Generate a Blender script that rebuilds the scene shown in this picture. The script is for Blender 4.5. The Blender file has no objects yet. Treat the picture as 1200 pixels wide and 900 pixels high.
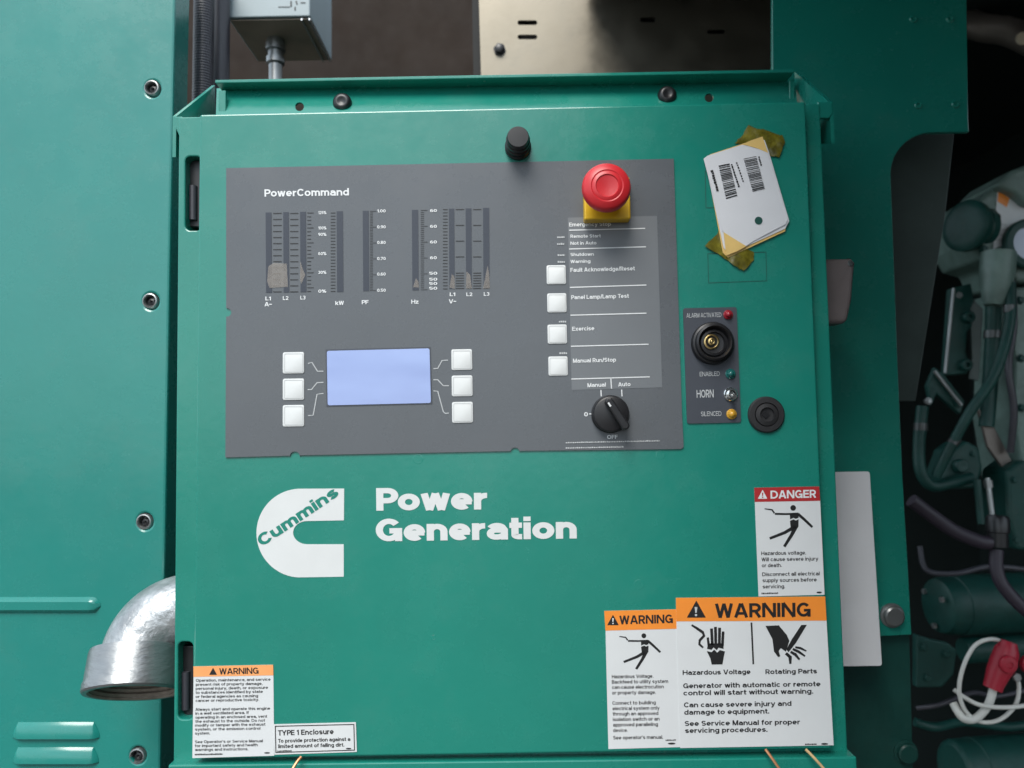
import bpy, bmesh, math, random
from mathutils import Vector, Matrix, noise

random.seed(7)
SC = bpy.context.scene
COL = SC.collection

# ------------------------------------------------------------------ camera
F_PX = 910.0
CAM = Vector((0.0086, -0.6251, -0.0089))
PITCH, YAW, ROLL = 0.0630, 0.0058, 0.0167
RM = (Matrix.Rotation(YAW, 3, 'Z') @ Matrix.Rotation(PITCH, 3, 'X') @ Matrix.Rotation(ROLL, 3, 'Y'))
cam_data = bpy.data.cameras.new('camera')
cam_data.sensor_fit = 'HORIZONTAL'
cam_data.sensor_width = 36.0
cam_data.lens = F_PX / 1200.0 * 36.0
cam_data.clip_start = 0.01
cam_data.clip_end = 2000
cam_data.dof.use_dof = True
cam_data.dof.focus_distance = 0.64
cam_data.dof.aperture_fstop = 5.6
cam = bpy.data.objects.new('camera', cam_data)
COL.objects.link(cam)
r, f, u = RM.col[0], RM.col[1], RM.col[2]
cam.matrix_world = Matrix(((r.x, u.x, -f.x, CAM.x), (r.y, u.y, -f.y, CAM.y), (r.z, u.z, -f.z, CAM.z), (0, 0, 0, 1)))
SC.camera = cam

# ------------------------------------------------------------------ sky, sun, exposure
SUN_EL, SUN_AZ = math.radians(48), math.radians(14)      # azimuth: to the left of the door's outward normal
w = bpy.data.worlds.new('World')
SC.world = w
w.use_nodes = True
nt = w.node_tree
nt.nodes.clear()
out = nt.nodes.new('ShaderNodeOutputWorld')
bg = nt.nodes.new('ShaderNodeBackground')
sky = nt.nodes.new('ShaderNodeTexSky')
sky.sky_type = 'NISHITA'
sky.sun_disc = False
sky.sun_elevation = SUN_EL
sun_dir = Vector((-math.sin(SUN_AZ) * math.cos(SUN_EL), -math.cos(SUN_AZ) * math.cos(SUN_EL), math.sin(SUN_EL)))
sky.sun_rotation = math.atan2(sun_dir.x, sun_dir.y)
sky.air_density, sky.dust_density, sky.ozone_density = 1.0, 1.5, 1.0
tc = nt.nodes.new('ShaderNodeTexCoord')
mp = nt.nodes.new('ShaderNodeMapping')
mp.inputs['Scale'].default_value = (1.0, 1.0, 5.0)
nz = nt.nodes.new('ShaderNodeTexNoise')
nz.inputs['Scale'].default_value = 3.2
nz.inputs['Detail'].default_value = 10
nz.inputs['Roughness'].default_value = 0.66
rp = nt.nodes.new('ShaderNodeValToRGB')
rp.color_ramp.elements[0].position = 0.36
rp.color_ramp.elements[1].position = 0.60
mx = nt.nodes.new('ShaderNodeMix')
mx.data_type = 'RGBA'
mx.inputs[7].default_value = (17.0, 19.5, 21.5, 1)
nt.links.new(tc.outputs['Generated'], mp.inputs['Vector'])
nt.links.new(mp.outputs['Vector'], nz.inputs['Vector'])
nt.links.new(nz.outputs['Fac'], rp.inputs['Fac'])
nt.links.new(rp.outputs['Color'], mx.inputs[0])
nt.links.new(sky.outputs['Color'], mx.inputs[6])
nt.links.new(mx.outputs[2], bg.inputs['Color'])
bg.inputs['Strength'].default_value = 0.075
nt.links.new(bg.outputs['Background'], out.inputs['Surface'])

sd = bpy.data.lights.new('sun', 'SUN')
sd.energy = 2.3
sd.angle = math.radians(30)
sd.color = (1.0, 0.96, 0.9)
sun = bpy.data.objects.new('sun', sd)
COL.objects.link(sun)
sun.rotation_euler = sun_dir.to_track_quat('Z', 'Y').to_euler()

vs = SC.view_settings
SC.display_settings.display_device = 'sRGB'
vs.view_transform = 'Standard'
vs.look = 'None'
vs.exposure = 0.5
vs.gamma = 1.0
vs.use_curve_mapping = False

# ------------------------------------------------------------------ helpers
def P(x, y, Y=0.0):
    """point of the plane at depth Y seen at photo position (x, y)"""
    d = RM @ Vector(((x - 600.0) / F_PX, 1.0, (450.0 - y) / F_PX))
    t = (Y - CAM.y) / d.y
    return CAM + d * t

def S(Y=0.0):
    return (Y - CAM.y) / F_PX            # metres per photo pixel at depth Y

def link(name, me, mat=None, parent=None, loc=None):
    o = bpy.data.objects.new(name, me)
    COL.objects.link(o)
    if mat is not None and me is not None and not me.materials:
        me.materials.append(mat)
    if parent is not None:
        o.parent = parent
        o.matrix_parent_inverse = WM[parent.name].inverted()
    if loc is not None:
        o.location = loc
    WM[o.name] = Matrix.Translation(loc if loc is not None else (0, 0, 0))
    return o

WM = {}

def thing(name, label, cat, loc, group=None):
    o = bpy.data.objects.new(name, None)
    COL.objects.link(o)
    o.location = loc
    o.empty_display_size = 0.02
    o['label'] = label
    o['category'] = cat
    if group:
        o['group'] = group
    WM[o.name] = Matrix.Translation(loc)
    return o

def tag(o, label, cat, group=None):
    o['label'] = label
    o['category'] = cat
    if group:
        o['group'] = group
    return o

def struct(o):
    o['kind'] = 'structure'
    return o

def finish(bm, name, mat, parent, smooth=False, loc=None):
    me = bpy.data.meshes.new(name)
    bm.to_mesh(me)
    bm.free()
    if smooth:
        for p in me.polygons:
            p.use_smooth = True
        try:
            me.set_sharp_from_angle(angle=math.radians(38))
        except Exception:
            pass
    return link(name, me, mat, parent, loc)

def sharp_edges(bm, ang=0.5):
    return [e for e in bm.edges if len(e.link_faces) == 2 and e.calc_face_angle(0) > ang]

def bm_plate(loops, thick, bev=0.0, seg=2, vec=None):
    """loops: outer then holes, lists of 3-D points; extruded along vec (default +Y) by thick"""
    bm = bmesh.new()
    es = []
    if len(loops) == 1:
        vsl = [bm.verts.new(p) for p in loops[0]]
        bm.faces.new(vsl)
    else:
        for lp in loops:
            vl = [bm.verts.new(p) for p in lp]
            for i in range(len(vl)):
                es.append(bm.edges.new((vl[i], vl[(i + 1) % len(vl)])))
        bmesh.ops.triangle_fill(bm, use_beauty=True, use_dissolve=False, edges=es)
    if thick > 0:
        v = Vector(vec) if vec is not None else Vector((0, 1, 0))
        g = bmesh.ops.extrude_face_region(bm, geom=bm.faces[:])
        bmesh.ops.translate(bm, vec=v * thick, verts=[q for q in g['geom'] if isinstance(q, bmesh.types.BMVert)])
        bmesh.ops.recalc_face_normals(bm, faces=bm.faces[:])
        if bev > 0:
            bmesh.ops.bevel(bm, geom=sharp_edges(bm), offset=bev, segments=seg, affect='EDGES', profile=0.5)
    else:
        for fc in bm.faces:
            fc.normal_update()
            if fc.normal.y > 0:
                fc.normal_flip()
    return bm

def poly(name, pts, Y, mat, parent=None, thick=0.0, bev=0.0, holes=(), seg=2):
    loops = [[P(x, y, Y) for x, y in pts]] + [[P(x, y, Y) for x, y in h] for h in holes]
    return finish(bm_plate(loops, thick, bev, seg), name, mat, parent)

def polys(name, plist, Y, mat, parent=None, stuff=False):
    """several flat printed shapes joined in one print"""
    bm = bmesh.new()
    for pts in plist:
        vl = [bm.verts.new(P(x, y, Y)) for x, y in pts]
        fc = bm.faces.new(vl)
        fc.normal_update()
        if fc.normal.y > 0:
            fc.normal_flip()
    o = finish(bm, name, mat, parent)
    if stuff:
        o['kind'] = 'stuff'
    return o

def rrect(x0, y0, x1, y1, r, n=5):
    pts = []
    for cx, cy, a0 in ((x1 - r, y0 + r, -90), (x1 - r, y1 - r, 0), (x0 + r, y1 - r, 90), (x0 + r, y0 + r, 180)):
        for i in range(n + 1):
            a = math.radians(a0 + 90 * i / n)
            pts.append((cx + r * math.cos(a), cy + r * math.sin(a)))
    return pts

def rquad(q, r, n=4):
    """quadrilateral with rounded corners"""
    pts = []
    m = len(q)
    for i in range(m):
        a, b, c = Vector(q[i - 1]), Vector(q[i]), Vector(q[(i + 1) % m])
        d1, d2 = (a - b).normalized(), (c - b).normalized()
        p1, p2 = b + d1 * r, b + d2 * r
        for k in range(n + 1):
            t = k / n
            s = (1 - t) ** 2 * p1 + 2 * t * (1 - t) * b + t * t * p2
            pts.append((s.x, s.y))
    return pts

def circ(x, y, rx, ry=None, n=24, a0=0, a1=360):
    ry = rx if ry is None else ry
    full = abs(a1 - a0) >= 360
    k = n if full else n + 1
    return [(x + rx * math.cos(math.radians(a0 + (a1 - a0) * i / n)), y + ry * math.sin(math.radians(a0 + (a1 - a0) * i / n))) for i in range(k)]

def stroke(pts, wdt):
    """polyline in photo pixels -> outline"""
    L, R_ = [], []
    for i, p in enumerate(pts):
        a = Vector(pts[max(i - 1, 0)])
        b = Vector(pts[min(i + 1, len(pts) - 1)])
        d = (b - a).normalized()
        nrm = Vector((-d.y, d.x)) * (wdt[i] if isinstance(wdt, (list, tuple)) else wdt) / 2
        L.append(tuple(Vector(p) + nrm))
        R_.append(tuple(Vector(p) - nrm))
    return L + R_[::-1]

def lathe(name, c, prof, mat, parent=None, n=40, axis=(0, -1, 0), smooth=True, loc=False):
    """prof: (radius, height along axis) from base to tip; c base centre"""
    ax = Vector(axis).normalized()
    s = ax.orthogonal().normalized()
    t = ax.cross(s)
    bm = bmesh.new()
    rings = []
    o0 = Vector((0, 0, 0)) if loc else Vector(c)
    for rr, h in prof:
        if rr <= 1e-7:
            rings.append([bm.verts.new(o0 + ax * h)])
        else:
            rings.append([bm.verts.new(o0 + ax * h + (s * math.cos(2 * math.pi * i / n) + t * math.sin(2 * math.pi * i / n)) * rr) for i in range(n)])
    for a, b in zip(rings, rings[1:]):
        if len(a) == 1 and len(b) == 1:
            continue
        for i in range(n):
            j = (i + 1) % n
            if len(a) == 1:
                bm.faces.new((a[0], b[i], b[j]))
            elif len(b) == 1:
                bm.faces.new((a[i], a[j], b[0]))
            else:
                bm.faces.new((a[i], a[j], b[j], b[i]))
    bmesh.ops.recalc_face_normals(bm, faces=bm.faces[:])
    return finish(bm, name, mat, parent, smooth, Vector(c) if loc else None)

def smooth_path(pts, sub=8):
    pts = [Vector(p) for p in pts]
    res = []
    for i in range(len(pts) - 1):
        p0, p1, p2, p3 = pts[max(i - 1, 0)], pts[i], pts[i + 1], pts[min(i + 2, len(pts) - 1)]
        for k in range(sub):
            t = k / sub
            res.append(0.5 * ((2 * p1) + (p2 - p0) * t + (2 * p0 - 5 * p1 + 4 * p2 - p3) * t * t + (3 * p1 - p0 - 3 * p2 + p3) * t ** 3))
    res.append(pts[-1])
    return res

def tube(name, pts, rad, mat, parent=None, n=16, cap=True, tangents=None):
    pts = [Vector(p) for p in pts]
    m = len(pts)
    rads = rad if isinstance(rad, (list, tuple)) else [rad] * m
    bm = bmesh.new()
    rings = []
    ref = None
    for i in range(m):
        tg = Vector(tangents[i]).normalized() if tangents else (pts[min(i + 1, m - 1)] - pts[max(i - 1, 0)]).normalized()
        if ref is None:
            ref = tg.orthogonal().normalized()
        ref = (ref - tg * ref.dot(tg)).normalized()
        b = tg.cross(ref)
        rings.append([bm.verts.new(pts[i] + (ref * math.cos(2 * math.pi * k / n) + b * math.sin(2 * math.pi * k / n)) * rads[i]) for k in range(n)])
    for a, b in zip(rings, rings[1:]):
        for k in range(n):
            bm.faces.new((a[k], a[(k + 1) % n], b[(k + 1) % n], b[k]))
    if cap:
        bm.faces.new(rings[0][::-1])
        bm.faces.new(rings[-1])
    bmesh.ops.recalc_face_normals(bm, faces=bm.faces[:])
    return finish(bm, name, mat, parent, True)

def slab(name, pts3, vec, mat, parent=None, bev=0.0):
    v = Vector(vec)
    return finish(bm_plate([pts3], v.length, bev, 2, v.normalized()), name, mat, parent)

def box(name, lo, hi, mat, parent=None, bev=0.0):
    x0, y0, z0 = lo
    x1, y1, z1 = hi
    return slab(name, [(x0, y0, z0), (x1, y0, z0), (x1, y0, z1), (x0, y0, z1)], (0, y1 - y0, 0), mat, parent, bev)

# ------------------------------------------------------------------ lettering (flat print): a plain grotesque drawn with pen strokes
XH = 0.74
def ell(cx, cy, rx, ry, a0, a1, n=None):
    n = n or max(4, int(abs(a1 - a0) / 15))
    return [(cx + rx * math.cos(math.radians(a0 + (a1 - a0) * i / n)), cy + ry * math.sin(math.radians(a0 + (a1 - a0) * i / n))) for i in range(n + 1)]

def letter(ch, w):
    """width and pen strokes of one character; cap height 1, pen width w; a stroke whose ends meet is closed"""
    h = w / 2
    T, B, t = 1 - h, h, XH - h
    WC, WL = 0.76 + 0.42 * w, 0.60 + 0.42 * w            # wide capitals, round lower case
    R_, r_ = WC - h, WL - h
    rx, ry = WL / 2 - h, XH / 2 - h
    m = XH / 2
    bowl = ell(WL / 2, m, rx, ry, 0, 360, 28)
    arch = lambda x0, x1: [(x0, 0), (x0, t - 0.5 * (x1 - x0))] + ell((x0 + x1) / 2, t - (x1 - x0) / 2, (x1 - x0) / 2, (x1 - x0) / 2, 180, 0, 10) + [(x1, t - 0.5 * (x1 - x0)), (x1, 0)]
    def ess(W, top, tail=28):
        q = (top - 2 * h) / 4
        rr = W / 2 - h
        return ell(W / 2, top - h - q, rr, q, tail, 270, 14) + ell(W / 2, h + q, rr, q, 90, -180 + tail, 14)[1:]
    if ch == 'A':
        W = WC
        return W, [[(h * .9, 0), (W / 2 - h * .25, 1)], [(W / 2 + h * .25, 1), (W - h * .9, 0)], [(W * .22, .29), (W * .78, .29)]]
    if ch == 'B':
        W = .66 + .35 * w
        k = (T - .53) / 2
        return W, [[(h, 0), (h, 1)], [(h, T), (W * .5, T)] + ell(W * .5, T - k, W * .42 - h, k, 90, -90, 10) + [(h, .53)], [(h, .53), (W * .52, .53)] + ell(W * .52, (.53 + h) / 2, W * .48 - h, (.53 - h) / 2, 90, -90, 10) + [(h, B)]]
    if ch == 'C':
        return WC, [ell(WC / 2, .5, WC / 2 - h, .5 - h, 38, 322, 26)]
    if ch == 'D':
        return WC, [[(h, 0), (h, 1)], [(h, T), (WC * .42, T)] + ell(WC * .42, .5, WC * .58 - h, .5 - h, 90, -90, 14) + [(h, B)]]
    if ch == 'E':
        W = .60 + .25 * w
        return W, [[(h, 0), (h, 1)], [(h, T), (W, T)], [(h, .52), (W * .94, .52)], [(h, B), (W, B)]]
    if ch == 'F':
        W = .57 + .25 * w
        return W, [[(h, 0), (h, 1)], [(h, T), (W, T)], [(h, .5), (W * .92, .5)]]
    if ch == 'G':
        return WC, [ell(WC / 2, .5, WC / 2 - h, .5 - h, 40, 330, 26), [(WC * .52, .46), (WC, .46)], [(WC - h, .46), (WC - h, 0)]]
    if ch == 'H':
        return WC, [[(h, 0), (h, 1)], [(R_, 0), (R_, 1)], [(h, .52), (R_, .52)]]
    if ch == 'I':
        return w, [[(h, 0), (h, 1)]]
    if ch == 'K':
        return WC, [[(h, 0), (h, 1)], [(R_ - .02, 1), (h, .38)], [(WC * .36, .58), (R_, 0)]]
    if ch == 'L':
        return .56 + .2 * w, [[(h, 0), (h, 1)], [(h, B), (.56 + .2 * w, B)]]
    if ch == 'M':
        W = .82 + .4 * w
        return W, [[(h, 0), (h, 1)], [(W - h, 0), (W - h, 1)], [(h * 1.1, 1), (W / 2, 0)], [(W - h * 1.1, 1), (W / 2, 0)]]
    if ch == 'N':
        return WC, [[(h, 0), (h, 1)], [(R_, 0), (R_, 1)], [(h * 1.1, 1), (R_ - h * .1, 0)]]
    if ch == 'O':
        return WC + .06, [ell(WC / 2 + .03, .5, WC / 2 + .03 - h, .5 - h, 0, 360, 32)]
    if ch in 'PR':
        W = .64 + .35 * w
        k = (T - .44) / 2
        s_ = [[(h, 0), (h, 1)], [(h, T), (W * .52, T)] + ell(W * .52, T - k, W * .48 - h, k, 90, -90, 12) + [(h, .44)]]
        if ch == 'R':
            s_.append([(W * .52, .44), (W - h * .7, 0)])
        return W, s_
    if ch == 'S':
        return .64 + .35 * w, [ess(.64 + .35 * w, 1)]
    if ch == 'T':
        W = .62 + .3 * w
        return W, [[(0, T), (W, T)], [(W / 2, T), (W / 2, 0)]]
    if ch == 'U':
        return WC, [[(h, 1), (h, .36)] + ell(WC / 2, .36, WC / 2 - h, .36 - h, 180, 360, 14) + [(R_, 1)]]
    if ch == 'V':
        return WC, [[(h * .9, 1), (WC / 2 - h * .2, 0)], [(WC - h * .9, 1), (WC / 2 + h * .2, 0)]]
    if ch == 'W':
        W = .98 + .5 * w
        return W, [[(h * .9, 1), (W * .28, 0)], [(W * .28, 0), (W / 2, 1)], [(W / 2, 1), (W * .72, 0)], [(W * .72, 0), (W - h * .9, 1)]]
    if ch == 'Y':
        return WC, [[(h * .9, 1), (WC / 2, .4)], [(WC - h * .9, 1), (WC / 2, .4)], [(WC / 2, .46), (WC / 2, 0)]]
    if ch == 'a':
        W = WL - .01
        return W, [ell(W * .48, t - .17, W * .40 - h * .5, .17, 160, 40, 8) + [(W - h, t - .19), (W - h, 0)], [(W - h, .425), (W * .45, .425)] + ell(W * .42, (.425 + h) / 2, W * .42 - h, (.425 - h) / 2, 90, 270, 10) + [(W * .55, h), (W - h, .19)]]
    if ch in 'bdpq':
        up, lo = (1, 0) if ch in 'bd' else (XH, -.27)
        x = h if ch in 'bp' else WL - h
        return WL, [bowl, [(x, lo), (x, up)]]
    if ch == 'c':
        return WL - .04, [ell(WL / 2, m, rx, ry, 42, 318, 20)]
    if ch == 'e':
        return WL, [[(h, m - .02), (WL - h * .2, m - .02)], ell(WL / 2, m, rx, ry, -4, 312, 22)]
    if ch == 'f':
        W = .34 + .3 * w
        return W, [[(W * .44, 0), (W * .44, .82)] + ell(W * .44 + .15, .82, .15, T - .82, 180, 90, 6) + [(W, T)], [(0, t), (W, t)]]
    if ch == 'g':
        return WL, [bowl, [(WL - h, XH), (WL - h, 0)] + ell(WL / 2, -.02, rx, .25 - h, 0, -150, 10)]
    if ch in 'hn':
        return WL - .02, [[(h, 0), (h, 1 if ch == 'h' else XH)], arch(h, WL - .02 - h)[1:]]
    if ch == 'i':
        return w, [[(h, 0), (h, XH)], [(h, 1 - w * .85), (h, 1)]]
    if ch == 'j':
        return w + .08, [[(h + .08, XH), (h + .08, -.12), (h + .02, -.27 + h), (-.02, -.27 + h)], [(h + .08, 1 - w * .85), (h + .08, 1)]]
    if ch == 'k':
        W = WL - .02
        return W, [[(h, 0), (h, 1)], [(W - h, XH), (h, .26)], [(W * .38, .46), (W - h * .8, 0)]]
    if ch == 'l':
        return w, [[(h, 0), (h, 1)]]
    if ch == 'm':
        W = .88 + .55 * w
        return W, [[(h, 0), (h, XH)], arch(h, W / 2)[1:], arch(W / 2, W - h)[1:]]
    if ch == 'o':
        return WL + .02, [ell(WL / 2 + .01, m, rx + .01, ry, 0, 360, 28)]
    if ch == 'r':
        W = .36 + .3 * w
        return W, [[(h, 0), (h, XH)], [(h, t - .26)] + ell(W - .02, t - .26, W - .02 - h, .26, 170, 90, 7) + [(W, t)]]
    if ch == 's':
        return WL - .05, [ess(WL - .05, XH)]
    if ch == 't':
        W = .34 + .3 * w
        return W, [[(W * .44, .95), (W * .44, .2)] + ell(W * .44 + .14, .2, .14, .2 - h, 180, 270, 6) + [(W, h)], [(0, t), (W, t)]]
    if ch == 'u':
        W = WL - .02
        return W, [[(W - x, XH - y) for x, y in arch(h, W - h)[1:]], [(W - h, 0), (W - h, XH)]]
    if ch == 'v':
        return WL, [[(h * .8, XH), (WL / 2 - h * .1, 0)], [(WL - h * .8, XH), (WL / 2 + h * .1, 0)]]
    if ch == 'w':
        W = .80 + .5 * w
        return W, [[(h * .8, XH), (W * .29, 0)], [(W * .29, 0), (W / 2, XH)], [(W / 2, XH), (W * .71, 0)], [(W * .71, 0), (W - h * .8, XH)]]
    if ch == 'x':
        return WL, [[(h, XH), (WL - h, 0)], [(WL - h, XH), (h, 0)]]
    if ch == 'y':
        return WL, [[(h * .8, XH), (WL / 2 + h * .2, .02)], [(WL - h * .8, XH), (WL * .40, -.18), (WL * .28, -.27 + h), (WL * .1, -.27 + h)]]
    if ch == 'z':
        return WL - .06, [[(0, t), (WL - .06, t)], [(WL - .06 - h, t), (h, h)], [(0, h), (WL - .06, h)]]
    if ch == '0':
        return WL, [ell(WL / 2, .5, WL / 2 - h, .5 - h, 0, 360, 28)]
    if ch == '1':
        return .30 + .3 * w, [[(.30 - h + .3 * w, 0), (.30 - h + .3 * w, 1)], [(0, .72), (.30, .9)]]
    if ch == '2':
        return WL, [ell(WL / 2, .68, WL / 2 - h, T - .68, 165, -35, 12) + [(h * 1.3, h)], [(h * .5, h), (WL, h)]]
    if ch == '3':
        k = (T - .53) / 2
        return WL, [ell(WL / 2, T - k, WL / 2 - h, k, 150, -90, 12), ell(WL / 2, (.53 + h) / 2, WL / 2 - h, (.53 - h) / 2, 90, -150, 12)]
    if ch == '5':
        return WL, [[(WL - h * .6, T), (h * 1.5, T)], [(h * 1.5, 1), (h * 1.3, .5)], [(h * 1.3, .52)] + ell(WL / 2, .33, WL / 2 - h, .33 - h, 120, -150, 14)]
    if ch in '69':
        s_ = [ell(WL / 2, .33, WL / 2 - h, .33 - h, 0, 360, 24), [(h, .33)] + ell(WL / 2, .5, WL / 2 - h, .5 - h, 180, 50, 10)]
        return WL, s_ if ch == '6' else [[(WL - x, 1 - y) for x, y in q] for q in s_]
    if ch == '7':
        return WL, [[(0, T), (WL, T)], [(WL - h, T), (WL * .34, 0)]]
    if ch == '8':
        return WL, [ell(WL / 2, .76, WL / 2 - h - .02, .24 - h * .7, 0, 360, 20), ell(WL / 2, .28, WL / 2 - h, .28 - h, 0, 360, 20)]
    if ch == '.':
        return w, [[(h, 0), (h, w)]]
    if ch == ',':
        return w, [[(h, w), (h, 0), (h * .4, -.14)]]
    if ch == "'":
        return w, [[(h, .72), (h, 1)]]
    if ch == '/':
        return .36, [[(.04, -.04), (.34, 1.04)]]
    if ch == '~':
        return .5, [[(0, .4), (.12, .52), (.36, .42), (.5, .54)]]
    if ch == '%':
        return .95, [ell(.2, .76, .13, .17, 0, 360, 14), ell(.75, .24, .13, .17, 0, 360, 14), [(.25, 0), (.7, 1)]]
    return .5, [[(h, 0), (h, 1)]]

def ribbon(pts, w):
    """pen stroke -> left and right edges with mitred corners"""
    closed = (Vector(pts[0]) - Vector(pts[-1])).length < 1e-5
    p = []
    for q in (pts[:-1] if closed else pts):
        if not p or (Vector(q) - p[-1]).length > 1e-4:
            p.append(Vector(q))
    n = len(p)
    L, Rr = [], []
    for i in range(n):
        a = p[i - 1] if (closed or i > 0) else None
        b = p[(i + 1) % n] if (closed or i < n - 1) else None
        d1 = (p[i] - a).normalized() if a is not None else (b - p[i]).normalized()
        d2 = (b - p[i]).normalized() if b is not None else d1
        n1, n2 = Vector((-d1.y, d1.x)), Vector((-d2.y, d2.x))
        mm = n1 + n2
        mm = n1 if mm.length < 1e-4 else mm.normalized()
        k = min(1 / max(mm.dot(n1), 0.35), 1.7)
        L.append(p[i] + mm * (w / 2 * k))
        Rr.append(p[i] - mm * (w / 2 * k))
    return L, Rr, closed

def add_text(bm, body, p0, p1, cap, Y, wgt=0.15, sp=0.0):
    pens, x = [], 0.0
    for ch in body:
        if ch == ' ':
            x += 0.34 + sp
            continue
        W, st_ = letter(ch, wgt)
        for q in st_:
            pens.append(ribbon([(a + x, b) for a, b in q], wgt))
        x += (-0.07 if ch in 'CPT' else 0) + W + max(0.13 - 0.3 * wgt, 0.06) + sp
    x1 = max(max(v.x for v in L + Rr) for L, Rr, c in pens)
    x0 = min(min(v.x for v in L + Rr) for L, Rr, c in pens)
    a, b = Vector(p0), Vector(p1)
    d = b - a
    dn = d.normalized()
    up = Vector((dn.y, -dn.x))
    for k, (L, Rr, closed) in enumerate(pens):
        yy = Y - 0.00001 * (k % 5)
        vl, vr = [], []
        for src, dst in ((L, vl), (Rr, vr)):
            for v in src:
                q = a + d * ((v.x - x0) / (x1 - x0)) + up * (v.y * cap)
                dst.append(bm.verts.new(P(q.x, q.y, yy)))
        n = len(vl)
        for i in range(n if closed else n - 1):
            j = (i + 1) % n
            fc = bm.faces.new((vl[i], vl[j], vr[j], vr[i]))
            fc.normal_update()
            if fc.normal.y > 0:
                fc.normal_flip()

def text(name, lines, Y, mat, parent, wgt=0.165, sp=0.0, tiny=False):
    """printed lines: each line a part of its own, lines too small to read apart joined as one print"""
    if tiny:
        bm = bmesh.new()
        for ln in lines:
            add_text(bm, ln[0], ln[1], ln[2], ln[3], Y, ln[4] if len(ln) > 4 else wgt, sp)
        o = finish(bm, name, mat, parent)
        o['kind'] = 'stuff'
        return o
    for ln in lines:
        bm = bmesh.new()
        add_text(bm, ln[0], ln[1], ln[2], ln[3], Y, ln[4] if len(ln) > 4 else wgt, sp)
        o = finish(bm, name, mat, parent)
    return o

def dashes(p0, p1, h, wmin=1.0, wmax=2.4, gap=0.5):
    """illegible fine print"""
    a, b = Vector(p0), Vector(p1)
    L = (b - a).length
    dn = (b - a) / L
    up = Vector((dn.y, -dn.x))
    res, t = [], 0.0
    while t < L:
        wd = random.uniform(wmin, wmax)
        e = min(t + wd, L)
        hh = h * random.uniform(0.7, 1.0)
        q = [a + dn * t, a + dn * e, a + dn * e + up * hh, a + dn * t + up * hh]
        res.append([tuple(k) for k in q])
        t = e + gap
    return res

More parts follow.
